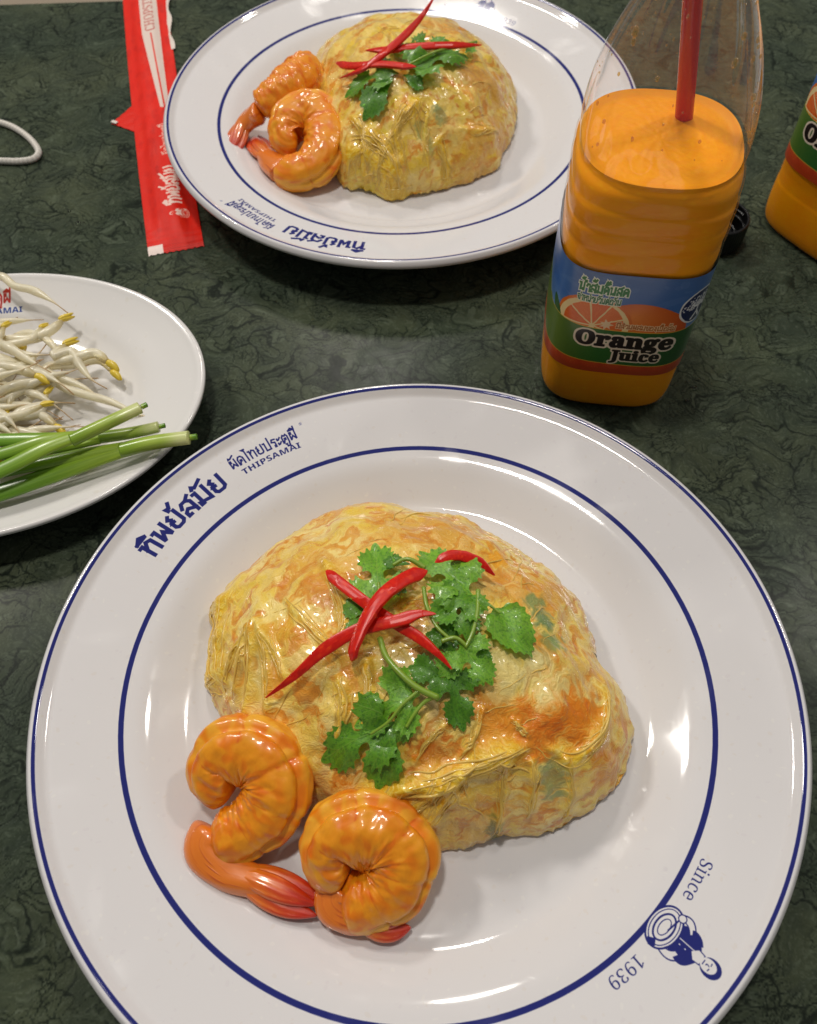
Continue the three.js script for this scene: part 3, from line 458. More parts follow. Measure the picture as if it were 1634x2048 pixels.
chili('thin red chili curl behind the cilantro leaves', [[8, 4.9, -133.5], [12.5, 7.6, -135.8], [17, 7.8, -136.4], [23, 7.0, -134.4], [28.2, 5.2, -130.5]], 0.0018, 0.68, 'chili strips on the omelettes', [0.15, 0.3]);
chili('long red chili strip pointing up past the omelette, across two others', [[-28.7, 6.0, -421.6], [-15.6, 6.6, -416.5], [-2.6, 8.7, -420], [6.5, 10.0, -428], [15, 13.4, -438.5], [22, 19.5, -449]], 0.0019, 1.36, 'chili strips on the omelettes', [0.2, 0.35]);
chili('straight thin red chili strip lying flat over a cilantro stem', [[-14.7, 6.2, -428.8], [-2.5, 6.2, -423.5], [10.3, 6.6, -423.2], [26.5, 7.0, -426.8], [46, 9.1, -437]], 0.0019, 0.51, 'chili strips on the omelettes', [0.15, 0.3]);
chili('short red chili strip tucked beneath a longer strip', [[-30.8, 6.2, -435], [-22.3, 6.8, -423], [-5.9, 6.6, -414], [10.9, 6.5, -410.5]], 0.0019, -0.68, 'chili strips on the omelettes', [0.15, 0.1]);

// ------------------------------------------------------------------ cilantro
const leafMap = canvasTexture(512, 512, (ctx, w) => {
  ctx.fillStyle = '#7ab82a'; ctx.fillRect(0, 0, w, w);
  const r = rng(44);
  for (let i = 0; i < 1800; i++) { ctx.fillStyle = ['rgba(40,96,22,.25)', 'rgba(122,160,44,.18)', 'rgba(60,120,26,.25)'][i % 3]; ctx.beginPath(); ctx.ellipse(r() * w, r() * w, 2 + r() * 12, 2 + r() * 7, r() * 3, 0, 7); ctx.fill(); }
  ctx.strokeStyle = 'rgba(160,196,84,.55)'; ctx.lineCap = 'round';
  const vein = (x, y, a, l, lw) => { if (lw < 0.7) return; ctx.lineWidth = lw; const x2 = x + Math.cos(a) * l, y2 = y - Math.sin(a) * l; ctx.beginPath(); ctx.moveTo(x, y); ctx.lineTo(x2, y2); ctx.stroke(); for (const k of [0.3, 0.55, 0.8]) for (const s of [-1, 1]) vein(x + (x2 - x) * k, y + (y2 - y) * k, a + s * 0.62, l * 0.42, lw * 0.52); };
  for (const a of [0, 0.75, -0.75]) vein(w / 2, w - 8, Math.PI / 2 + a, w * (a ? 0.58 : 0.9), 5);
});
const HALF = [[0.025, 0], [0.06, 0.12], [0.16, 0.17], [0.26, 0.1], [0.3, 0.15], [0.38, 0.09], [0.4, 0.16], [0.5, 0.14], [0.48, 0.22], [0.58, 0.25], [0.51, 0.31], [0.6, 0.38], [0.49, 0.39], [0.53, 0.48], [0.42, 0.45], [0.42, 0.53], [0.33, 0.46], [0.24, 0.41], [0.11, 0.42], [0.1, 0.5], [0.18, 0.56], [0.28, 0.54], [0.27, 0.62], [0.37, 0.65], [0.3, 0.7], [0.38, 0.78], [0.28, 0.78], [0.31, 0.88], [0.21, 0.85], [0.19, 0.95], [0.11, 0.89], [0.07, 0.98]];
const WEDGE = [[0.03, 0], [0.1, 0.2], [0.2, 0.34], [0.31, 0.4], [0.3, 0.48], [0.42, 0.53], [0.36, 0.6], [0.46, 0.67], [0.36, 0.72], [0.4, 0.83], [0.27, 0.82], [0.25, 0.93], [0.13, 0.88], [0.07, 0.98]];
const ROUND = [[0.03, 0], [0.16, 0.06], [0.3, 0.05], [0.36, 0.13], [0.46, 0.15], [0.45, 0.24], [0.55, 0.3], [0.48, 0.37], [0.57, 0.46], [0.47, 0.5], [0.5, 0.6], [0.39, 0.62], [0.41, 0.72], [0.3, 0.73], [0.3, 0.84], [0.19, 0.83], [0.16, 0.94], [0.07, 0.91]];
const LEAVES = [HALF, WEDGE, ROUND].map((half, k) => {
  const r = rng(60 + k), j = ([x, y], s) => [s * (x * (1 + (r() - 0.5) * 0.14)) * 0.93, y + (r() - 0.5) * 0.025], pts = [...half.map((p) => j(p, 1)), [0.0, 1.03], ...half.slice().reverse().map((p) => j(p, -1))];
  // teeth get rounded shoulders: corners cut once
  const cut = []; pts.forEach((p, i) => { const q = pts[(i + 1) % pts.length]; cut.push([lerp(p[0], q[0], 0.22), lerp(p[1], q[1], 0.22)], [lerp(p[0], q[0], 0.78), lerp(p[1], q[1], 0.78)]); });
  let g = new THREE.ShapeGeometry(new THREE.Shape(cut.map(([x, y]) => new THREE.Vector2(x, y)))).toNonIndexed();
  g = new TessellateModifier(0.085, 7).modify(g); const p = g.attributes.position, uv = [];
  for (let i = 0; i < p.count; i++) uv.push(0.5 + p.getX(i) * 0.85, p.getY(i) * 0.95);
  g.setAttribute('uv', new THREE.Float32BufferAttribute(uv, 2)); return g;
});
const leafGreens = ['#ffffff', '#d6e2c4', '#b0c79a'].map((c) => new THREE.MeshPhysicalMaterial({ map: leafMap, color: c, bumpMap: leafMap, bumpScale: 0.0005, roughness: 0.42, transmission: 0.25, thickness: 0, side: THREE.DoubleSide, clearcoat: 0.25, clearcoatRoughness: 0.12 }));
const stemGreen = new THREE.MeshPhysicalMaterial({ color: '#7d9c2c', roughness: 0.35, clearcoat: 0.4, clearcoatRoughness: 0.2 });
function welded(g) {                                   // joins equal corners so that the blade shades smoothly
  const p = g.attributes.position, key = new Map(), idx = [], P = [], U = [], uv = g.attributes.uv;
  for (let i = 0; i < p.count; i++) { const k = [p.getX(i), p.getY(i), p.getZ(i)].map((x) => Math.round(x * 1e6)).join(); if (!key.has(k)) { key.set(k, P.length / 3); P.push(p.getX(i), p.getY(i), p.getZ(i)); U.push(uv.getX(i), uv.getY(i)); } idx.push(key.get(k)); }
  const q = new THREE.BufferGeometry(); q.setAttribute('position', new THREE.Float32BufferAttribute(P, 3)); q.setAttribute('uv', new THREE.Float32BufferAttribute(U, 2)); q.setIndex(idx); q.computeVertexNormals(); return q;
}
// a leaf from its foot to its tip (mm), draped over the omelette o and lifted off it
function leaf(parent, o, kind, foot, tip, wide, lift, curl, tone, roll = 0) {
  const f = V(foot[0] / 1000, 0, foot[1] / 1000), d = V(tip[0] / 1000, 0, tip[1] / 1000).sub(f), L = d.length() * 1.06, side = V(-d.z, 0, d.x).normalize(), src = LEAVES[kind], p = src.attributes.position, out = [], at = parent.position, ph = foot[0] * 3.1 + foot[1];
  d.normalize();
  const g = src.clone(), q = g.attributes.position;
  for (let i = 0; i < p.count; i++) {
    const x = p.getX(i), y = p.getY(i), w = wide * 1.1, X = f.x + d.x * y * L + side.x * x * L * w, Z = f.z + d.z * y * L + side.z * x * L * w;
    const fold = 0.34 * Math.abs(x) * L * wide, wave = 0.055 * L * Math.sin(x * 9 + ph) * Math.sin(y * 8 + ph * 1.7), bend = curl * L * Math.pow(y - 0.35, 2), lobes = 0.05 * L * Math.abs(x) * Math.sin(Math.atan2(x, y) * 11 + ph);
    const Y = bodyHeight(o, X, Z) + lift / 1000 + fold * (1 - 0.5 * y) + wave + lobes - bend + roll * x * L + 0.0012;
    q.setXYZ(i, X - at.x, Math.max(Y, bodyHeight(o, X, Z) + 0.0012) - at.y, Z - at.z);
  }
  return mesh('leaf', welded(g), leafGreens[tone], parent);
}
function stalk(parent, pts, r, taper = 0.7) { return mesh('stem', sweep(pts.map((p) => over(p).sub(parent.position)), V(0.1, 1, 0.05), (t, a) => [r / 1000 * lerp(1, taper, t) * Math.cos(a) * roundEnds(t, 0.02), r / 1000 * lerp(1, taper, t) * Math.sin(a) * roundEnds(t, 0.02)], 40, 10), stemGreen, parent); }
const CG = 'cilantro on the omelettes', O1 = OMELETTES[0], O2 = OMELETTES[1];
{
  let s = thing('cilantro_sprig', 'cilantro sprig with a long arched pale stem and broad leaves hanging down', 'cilantro', [0.0005, 0.05, -0.089], CG);
  stalk(s, [[-10.5, 5.7, -107.5], [-8.5, 6.6, -100.7], [-4.6, 6.8, -95.6], [0.8, 6.7, -90.7], [7.6, 6.4, -87.4]], 0.95, 1.15);
  stalk(s, [[6, 6.2, -88], [3.1, 5.2, -87], [0, 5.2, -84], [-3, 5.5, -80]], 0.7); stalk(s, [[1.5, 6.5, -90], [-4, 6.4, -86], [-8, 6.3, -82], [-14, 5.9, -79]], 0.6);
  leaf(s, O1, 0, [1.5, -90], [-17.5, -83], 0.82, 2.6, 0.2, 0); leaf(s, O1, 1, [-0.5, -89.5], [-6.5, -97], 0.9, 2.2, 0.1, 0); leaf(s, O1, 0, [-5, -82.5], [-28.5, -76], 0.72, 2.0, 0.25, 1); leaf(s, O1, 1, [-6.5, -82], [-12, -66.5], 0.85, 2.4, 0.2, 1, -0.15); leaf(s, O1, 1, [2, -87], [-5.8, -77.6], 0.6, 2.6, 0.15, 0, 0.2);
  s = thing('cilantro_sprig', 'dense dark cilantro sprig of overlapping leaves beside the crossed chili strips', 'cilantro', [0.013, 0.053, -0.112], CG);
  stalk(s, [[21.8, 6.6, -123.5], [20.8, 7.1, -114.6], [18.9, 6.8, -107.7], [16.2, 5.9, -102.5]], 0.8); stalk(s, [[4, 5.6, -124.5], [4.9, 6.0, -116.5], [7.7, 5.8, -109.7], [13, 5.4, -104.5]], 0.75); stalk(s, [[8.8, 5.7, -104.9], [13.3, 6.4, -105.7], [17, 5.9, -103]], 0.8);
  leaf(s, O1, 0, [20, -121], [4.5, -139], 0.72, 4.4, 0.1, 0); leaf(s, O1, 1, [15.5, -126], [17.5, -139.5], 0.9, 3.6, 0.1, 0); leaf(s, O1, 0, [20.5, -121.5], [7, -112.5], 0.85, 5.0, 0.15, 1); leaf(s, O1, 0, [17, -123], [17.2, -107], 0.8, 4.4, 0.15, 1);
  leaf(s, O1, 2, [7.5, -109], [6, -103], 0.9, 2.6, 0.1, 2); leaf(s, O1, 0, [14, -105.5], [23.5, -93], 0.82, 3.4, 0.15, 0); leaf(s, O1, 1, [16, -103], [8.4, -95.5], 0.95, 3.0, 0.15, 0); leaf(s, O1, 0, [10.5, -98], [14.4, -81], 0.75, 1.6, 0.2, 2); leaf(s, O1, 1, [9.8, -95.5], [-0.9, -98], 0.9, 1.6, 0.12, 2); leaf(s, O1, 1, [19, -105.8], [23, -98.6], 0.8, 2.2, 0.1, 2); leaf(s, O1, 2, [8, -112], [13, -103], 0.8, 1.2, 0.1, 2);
  s = thing('cilantro_sprig', 'upright cilantro leaf pair half covered by chili strips', 'cilantro', [-0.01, 0.053, -0.122], CG);
  stalk(s, [[-10, 4.6, -115], [-10.3, 5.4, -121], [-10.6, 5.4, -127]], 0.7); stalk(s, [[5, 5.8, -131.5], [-1, 7.5, -134.5], [-6, 5.9, -133]], 0.9);
  leaf(s, O1, 0, [-10.3, -117], [-11.8, -144], 0.62, 2.0, 0.1, 0); leaf(s, O1, 1, [0, -134], [-8.5, -136.5], 0.8, 3.0, 0.1, 2); leaf(s, O1, 1, [-11, -118], [-22.5, -120.5], 0.8, 1.4, 0.15, 1); leaf(s, O1, 1, [-12, -115], [-21.4, -110.7], 0.75, 1.4, 0.15, 1);
  s = thing('cilantro_sprig', 'single bright cilantro leaf on a thin stem over a green patch', 'cilantro', [0.03, 0.051, -0.112], CG);
  stalk(s, [[21, 5.5, -120.3], [24, 5.5, -119], [28.5, 5.2, -115.5]], 0.55); leaf(s, O1, 2, [26.8, -118], [37.5, -103.5], 0.8, 2.6, 0.25, 0);
  s = thing('cilantro_sprig', 'flattened cilantro sprig under the thin straight chili strip', 'cilantro', [0.004, 0.062, -0.415], CG);
  stalk(s, [[44, 7.0, -441], [33, 5.8, -431], [20, 5.8, -421], [6, 5.5, -412]], 0.8);
  leaf(s, O2, 0, [2, -411], [-24, -412.5], 0.62, 2.2, 0.2, 1); leaf(s, O2, 1, [-1, -409], [-15.5, -395.5], 0.85, 2.0, 0.15, 2); leaf(s, O2, 0, [3, -411], [36, -430], 0.52, 2.4, 0.1, 1); leaf(s, O2, 1, [4, -410], [13.5, -404], 0.8, 1.6, 0.15, 2); leaf(s, O2, 1, [8, -424], [-2, -431], 0.8, 1.6, 0.1, 2); leaf(s, O2, 0, [9, -427], [28, -437], 0.6, 1.6, 0.1, 1); leaf(s, O2, 1, [37, -433], [42, -441.5], 0.7, 1.6, 0.1, 0);
}

// ------------------------------------------------------------------ juice bottles: square plastic bodies, fluted shoulders
const BODY = [[0, 0.0262, 3.4], [0.0012, 0.0279, 3.7], [0.004, 0.0294, 3.7], [0.012, 0.0301, 3.7], [0.024, 0.0301, 3.7], [0.0255, 0.0299, 3.7], [0.08, 0.0299, 3.7], [0.082, 0.0302, 3.7], [0.0865, 0.03, 3.7], [0.0885, 0.0297, 3.7], [0.0905, 0.03, 3.7], [0.0955, 0.0301, 3.7], [0.0975, 0.0297, 3.7], [0.0995, 0.03, 3.7], [0.1045, 0.0301, 3.6], [0.1065, 0.0297, 3.4], [0.1085, 0.0299, 3.2], [0.1125, 0.0299, 2.9], [0.1155, 0.0286, 2.6], [0.118, 0.0287, 2.5], [0.123, 0.0291, 2.4], [0.13, 0.0286, 2.35], [0.137, 0.0275, 2.3], [0.144, 0.0258, 2.2], [0.151, 0.0236, 2.1], [0.158, 0.0208, 2.05], [0.165, 0.0177, 2.0], [0.172, 0.0155, 2.0], [0.179, 0.0144, 2.0], [0.183, 0.0138, 2.0], [0.186, 0.0138, 2.0]];
const bottleAt = (y) => { let i = 0; while (i < BODY.length - 2 && BODY[i + 1][0] < y) i++; const p = (k) => BODY[clamp(k, 0, BODY.length - 1)], a = p(i), b = p(i + 1), d = b[0] - a[0], t = clamp((y - a[0]) / d), m = (k) => { const q = p(k - 1), r = p(k + 1); return (r[1] - q[1]) / (r[0] - q[0]); }, h = t * t * (3 - 2 * t); return [a[1] * (1 - h) + b[1] * h + d * (m(i) * t * (1 - t) * (1 - t) - m(i + 1) * t * t * (1 - t)), lerp(a[2], b[2], t)]; };
const square = (half, n, a) => { const c = Math.cos(a), s = Math.sin(a), k = half / Math.pow(Math.pow(Math.abs(c), n) + Math.pow(Math.abs(s), n), 1 / n); return [c * k, s * k]; };
const flute = (y, a) => -0.0012 * smooth(0.119, 0.128, y) * smooth(0.174, 0.152, y) * Math.pow(0.5 + 0.5 * Math.cos(a * 10), 3);
const shellAt = (y, a, inset = 0) => { const [h, n] = bottleAt(y), [x, z] = square(h - inset + flute(y, a), n, a); return [x, y, z]; };
const LEVEL = 0.117;
const wallGeo = grid(150, 160, (u, v) => shellAt(u * 0.1175, -v * Math.PI * 2), true), shoulderGeo = grid(110, 200, (u, v) => shellAt(0.1175 + u * 0.0685, -v * Math.PI * 2), true);
const bottomGeo = grid(10, 160, (u, v) => { const a = v * Math.PI * 2, [x, , z] = shellAt(0, a); return [x * u, 0.0016 * (1 - u * u), z * u]; }, true);
const neckGeo = mergeGeometries([
  revolve([[0.0138, 0.186], [0.0164, 0.1864], [0.0166, 0.1876], [0.0138, 0.1884], [0.0131, 0.19], [0.0141, 0.1912], [0.0131, 0.1926], [0.0142, 0.194], [0.0131, 0.1954], [0.0141, 0.1967], [0.0131, 0.1982], [0.0131, 0.201], [0.0125, 0.202], [0.0119, 0.2012], [0.0119, 0.19]], 60, 80)]);
const juiceGeo = mergeGeometries([
  grid(150, 140, (u, v) => { const a = -v * Math.PI * 2, y = 0.0018 + u * (LEVEL - 0.0018); return shellAt(y, a, 0.0007); }, true),
  grid(24, 140, (u, v) => { const a = -v * Math.PI * 2, [x, y, z] = shellAt(LEVEL, a, 0.0007), r = 1 - u; return [x * r, y - 0.0012 * smooth(0, 0.12, u) + 0.0002 * n2(x * r * 300, z * r * 300) * smooth(0, 0.2, u), z * r]; }, true),
  grid(8, 140, (u, v) => { const a = -v * Math.PI * 2, [x, y, z] = shellAt(0.0018, a, 0.0007); return [x * u, y, z * u]; }, true)]);
const juiceMap = dataTexture(256, 256, (u, v) => { const k = 0.5 + 0.5 * fbm(u * 9, v * 9, 4), p = smooth(0.45, 0.8, n2(u * 70, v * 50)); const c = mix3([250, 150, 0], [253, 168, 0], k); return mix3(c, [255, 188, 10], p * 0.35); });
const juiceMat = new THREE.MeshPhysicalMaterial({ map: juiceMap, roughness: 0.5, ior: 1.34 });
const plastic = new THREE.MeshPhysicalMaterial({ color: '#ffffff', roughness: 0.05, ior: 1.36, specularIntensity: 0.6, transmission: 1, thickness: 0, side: THREE.DoubleSide }), cloudy = new THREE.MeshPhysicalMaterial({ color: '#ffffff', roughness: 0.04, ior: 1.58, transmission: 0.98, thickness: 0, side: THREE.DoubleSide });
const labelMap = canvasTexture(2048, 512, (ctx, w, h) => {
  const cx = w / 2, r = rng(8);
  const sky = ctx.createLinearGradient(0, 0, 0, h * 0.5); sky.addColorStop(0, '#4a6fae'); sky.addColorStop(0.6, '#3d6cb4'); sky.addColorStop(1, '#5f88bd'); ctx.fillStyle = sky; ctx.fillRect(0, 0, w, h); ctx.fillStyle = '#b8421a'; ctx.fillRect(0, 400, w, h);
  for (let i = 0; i < 240; i++) { ctx.fillStyle = `rgba(200,215,235,${0.03 + r() * 0.05})`; ctx.beginPath(); ctx.ellipse(r() * w, r() * h * 0.5, 10 + r() * 50, 4 + r() * 14, r() - 0.5, 0, 7); ctx.fill(); }
  const fruit = (x, y, rx, ry, turn, c1, c2) => { ctx.save(); ctx.translate(x, y); ctx.rotate(turn); const g = ctx.createRadialGradient(-rx * 0.3, -ry * 0.4, 2, 0, 0, rx); g.addColorStop(0, c1); g.addColorStop(1, c2); ctx.fillStyle = g; ctx.beginPath(); ctx.ellipse(0, 0, rx, ry, 0, 0, 7); ctx.fill(); for (let i = 0; i < 160; i++) { const a = r() * 6.28, q = Math.sqrt(r()) * 0.95; ctx.fillStyle = i % 2 ? 'rgba(250,160,70,.25)' : 'rgba(170,60,10,.22)'; ctx.beginPath(); ctx.arc(Math.cos(a) * rx * q, Math.sin(a) * ry * q, 1.6, 0, 7); ctx.fill(); } ctx.restore(); };
  const slice = (x, y, s, turn) => {
    ctx.save(); ctx.translate(x, y); ctx.rotate(turn); ctx.fillStyle = '#e0701a'; ctx.beginPath(); ctx.ellipse(0, 0, s, s * 0.92, 0, 0, 7); ctx.fill(); ctx.fillStyle = '#f2d9a0'; ctx.beginPath(); ctx.ellipse(0, 0, s * 0.92, s * 0.84, 0, 0, 7); ctx.fill();
    for (let i = 0; i < 9; i++) { const a = i * 0.698, b = a + 0.64; ctx.fillStyle = i % 2 ? '#ec7420' : '#e8681a'; ctx.beginPath(); ctx.moveTo(Math.cos((a + b) / 2) * s * 0.06, Math.sin((a + b) / 2) * s * 0.06); ctx.arc(0, 0, s * 0.76, a, b); ctx.closePath(); ctx.fill(); for (let k = 0; k < 12; k++) { const t = a + 0.06 + r() * 0.52, q = s * (0.2 + r() * 0.5); ctx.strokeStyle = 'rgba(250,170,80,.5)'; ctx.lineWidth = 1.5; ctx.beginPath(); ctx.moveTo(Math.cos(t) * q, Math.sin(t) * q); ctx.lineTo(Math.cos(t) * (q + s * 0.1), Math.sin(t) * (q + s * 0.1)); ctx.stroke(); } }
    ctx.restore();
  };
  for (const X of [cx, cx - w / 2, cx + w / 2]) {
    fruit(X + 62, 250, 175, 120, 0.15, '#ee8a30', '#c8501a'); slice(X - 128, 258, 156, 0.35);
    ctx.fillStyle = '#2c5c24'; ctx.beginPath(); ctx.ellipse(X - 290, 250, 60, 22, 1.1, 0, 7); ctx.fill(); ctx.beginPath(); ctx.ellipse(X - 330, 300, 70, 24, 0.8, 0, 7); ctx.fill();
  }
  // lower rim of fruit, then the green ribbon
  for (let x = -40; x < w + 60; x += 88) fruit(x, 440 + 14 * Math.sin(x), 74, 64, 0.3, '#e8742c', '#b8381a');
  const band = new Path2D(); band.moveTo(0, 276); for (let x = 0; x <= w; x += 16) band.lineTo(x, 264 + 10 * Math.sin((x - cx + 250) / 163)); for (let x = w; x >= 0; x -= 16) band.lineTo(x, 450 + 8 * Math.sin((x - cx) / 163 + 1.2)); band.closePath();
  const green = ctx.createLinearGradient(cx - 260, 0, cx + 260, 0); green.addColorStop(0, '#5f7a2c'); green.addColorStop(0.35, '#2f6a2c'); green.addColorStop(1, '#1d5326'); ctx.fillStyle = green; ctx.fill(band); ctx.strokeStyle = '#e0b840'; ctx.lineWidth = 3; ctx.stroke(band);
  ctx.lineJoin = 'round'; ctx.textAlign = 'center';
  const word = (s, x, y, px, sx) => { ctx.save(); ctx.translate(x, y); ctx.scale(sx, 1); ctx.font = `bold ${px}px serif`; ctx.strokeStyle = '#e9dccb'; ctx.lineWidth = px * 0.26; ctx.strokeText(s, 0, 0); ctx.strokeStyle = '#1c1012'; ctx.lineWidth = px * 0.09; ctx.strokeText(s, 0, 0); ctx.fillStyle = '#1c1012'; ctx.fillText(s, 0, 0); ctx.restore(); };
  for (const X of [cx, cx - w / 2, cx + w / 2]) {
    word('Orange', X + 10, 360, 98, 1.06); word('Juice', X + 70, 430, 72, 1.06);
    thaiLine(ctx, 'น้ำส้มคั้นสด', X - 206, 96, 36, 2.6, '#1f7a36', ['#eef0e2', 2.6], 0.74); thaiLine(ctx, 'จำหน่ายวันต่อวัน', X - 206, 144, 27, 2.2, '#1f6a36', ['#eef0e2', 2.6], 0.62);
    thaiLine(ctx, 'มีส่วนผสมของเนื้อส้ม', X - 36, 258, 21, 2.2, '#b86a30', ['#f2d8b0', 2.6], 0.86);
    ctx.fillStyle = '#f0d0a8'; ctx.beginPath(); for (let i = 0; i < 14; i++) { const a = i * 0.449, q = i % 2 ? 14 : 30; ctx.lineTo(X - 74 + Math.cos(a) * q, 246 + Math.sin(a) * q); } ctx.fill();
    // round tree emblem with a small white figure
    ctx.save(); ctx.translate(X + 268, 158); ctx.fillStyle = '#e6e8ea'; ctx.beginPath(); ctx.arc(0, 0, 84, 0, 7); ctx.fill(); ctx.fillStyle = '#141f56'; ctx.beginPath(); ctx.arc(0, 0, 76, 0, 7); ctx.fill(); ctx.fillStyle = '#dfe2e6';
    for (let i = 0; i < 150; i++) { const a = Math.PI + r() * Math.PI, q = 22 + r() * 50; ctx.beginPath(); ctx.ellipse(Math.cos(a) * q, Math.sin(a) * q + 12, 2 + r() * 4, 2 + r() * 3, r() * 3, 0, 7); ctx.fill(); }
    ctx.strokeStyle = '#eceef0'; ctx.lineCap = 'round'; ctx.lineWidth = 10; ctx.beginPath(); ctx.moveTo(-30, -12); ctx.quadraticCurveTo(0, 14, 30, -12); ctx.moveTo(0, 8); ctx.lineTo(0, 28); ctx.lineTo(-20, 62); ctx.moveTo(0, 28); ctx.lineTo(20, 62); ctx.stroke(); ctx.beginPath(); ctx.arc(0, -14, 10, 0, 7); ctx.fill(); ctx.restore();
  }
});
const labelGeo = grid(8, 320, (u, v) => { const a = -Math.PI / 2 * 3 - v * Math.PI * 2 + Math.PI, y = 0.0258 + u * 0.0542; const [x, z] = square(0.0302, 3.7, Math.PI / 2 - (v - 0.5) * Math.PI * 2); return [x, y, z]; }, true, (u, v) => {
  // label runs evenly round the square: arc length, not angle
  const N = 720; labelGeo_len ??= (() => { const l = [0]; let p = square(1, 3.7, Math.PI / 2 + Math.PI); for (let i = 1; i <= N; i++) { const q = square(1, 3.7, Math.PI / 2 - (i / N - 0.5) * Math.PI * 2); l.push(l[i - 1] + Math.hypot(q[0] - p[0], q[1] - p[1])); p = q; } return l; })();
  return [labelGeo_len[Math.round(v * N)] / labelGeo_len[N], u];
});
var labelGeo_len;
const labelMat = new THREE.MeshPhysicalMaterial({ map: labelMap, roughness: 0.32, side: THREE.DoubleSide, clearcoat: 0.4, clearcoatRoughness: 0.15 });
function bottle(label, at, turn, raise = 0) {
  const g = thing('juice_bottle', label, 'bottle', at, 'orange juice bottles'); g.rotation.y = turn;
  const body = mesh('bottle_wall', wallGeo, plastic, g); mesh('bottle_base', bottomGeo, plastic, body); mesh('shoulder', shoulderGeo, cloudy, g); mesh('neck', neckGeo, cloudy, g); mesh('juice', juiceGeo, juiceMat, g); mesh('wrap_label', labelGeo, labelMat, g).position.y = raise;
  return g;
}
const bottle1 = bottle('open orange juice bottle with a red straw standing in it', [0.0928, 0, -0.2655], -0.165);
bottle('orange juice bottle without a straw', [0.2228, 0, -0.352], -0.98, 0.012);
{ // drops of juice and condensation clinging inside the clear shoulder
  const r = rng(77), drop = new THREE.SphereGeometry(1, 8, 6), list = [];
  for (let i = 0; i < 110; i++) { const y = 0.121 + r() * 0.05, a = r() * 6.283, [x, , z] = shellAt(y, a, 0.0004), s = 0.0002 + r() * r() * r() * 0.0011; list.push(drop.clone().scale(s, s * (1 + r() * 1.2), s).translate(x, y, z)); }
  const d = mesh('juice_droplets', mergeGeometries(list), new THREE.MeshPhysicalMaterial({ color: '#f6e6bc', roughness: 0.05, transmission: 0.9, thickness: 0 }), bottle1); d.userData.kind = 'stuff';
}
{
  const P = [[0.1045, 0.109, -0.2785], [0.1032, 0.116, -0.2782], [0.0990, 0.137, -0.2766], [0.0944, 0.159, -0.275], [0.0885, 0.187, -0.2728], [0.0785, 0.235, -0.269]].map((p) => V(...p)), o = P[0].clone();
  const g = sweep(P.map((p) => p.clone().sub(o)), V(1, 0, 0), (t, a) => { const s = t < 0.001 || t > 0.999 ? 0.0029 : 0.0032; return [s * Math.cos(a), s * Math.sin(a), t < 0.02 ? 0.004 * Math.cos(a) : 0]; }, 60, 24);
  const st = mesh('drinking_straw', g, new THREE.MeshPhysicalMaterial({ color: '#d81808', roughness: 0.2, transmission: 0.2, thickness: 0, side: THREE.DoubleSide })); st.position.copy(o);
  tag(st, 'red plastic straw standing in the open juice bottle', 'straw');
}
{ // cap, hollow side up
  const g = thing('bottle_cap', 'black screw cap lying hollow side up beside the open bottle', 'bottle cap', [0.161, 0, -0.3445]), black = new THREE.MeshPhysicalMaterial({ color: '#0c0c0d', roughness: 0.3 });
  mesh('cap_shell', grid(60, 180, (u, v) => { const q = capProfile(u), a = -v * Math.PI * 2, k = q[2] ? 1 + 0.012 * Math.sin(a * 60) : 1; return [q[0] * k * Math.cos(a), q[1], q[0] * k * Math.sin(a)]; }, true), black, g);
  mesh('inner_seal', revolve([[0.0082, 0.0016], [0.0083, 0.006], [0.0089, 0.0063], [0.0095, 0.006], [0.0096, 0.0016]], 20, 60), black, g);
  mesh('screw_thread', sweep(Array.from({ length: 60 }, (_, i) => V(0.0122 * Math.cos(i * 0.21), 0.006 + i * 0.00011, 0.0122 * Math.sin(i * 0.21))), V(0, 1, 0), (t, a) => [0.0005 * Math.cos(a), 0.0006 * Math.sin(a)], 160, 8), black, g);
  function capProfile(u) { const P = [[0, 0.0002], [0.0122, 0.0002], [0.0134, 0.001], [0.0138, 0.002], [0.0139, 0.0145], [0.0136, 0.0151], [0.0127, 0.0151], [0.0124, 0.0146], [0.0124, 0.0018], [0, 0.0016]], t = u * (P.length - 1), i = Math.min(P.length - 2, Math.floor(t)), f = t - i; return [lerp(P[i][0], P[i + 1][0], f), lerp(P[i][1], P[i + 1][1], f), t > 3 && t < 4.1]; }
}

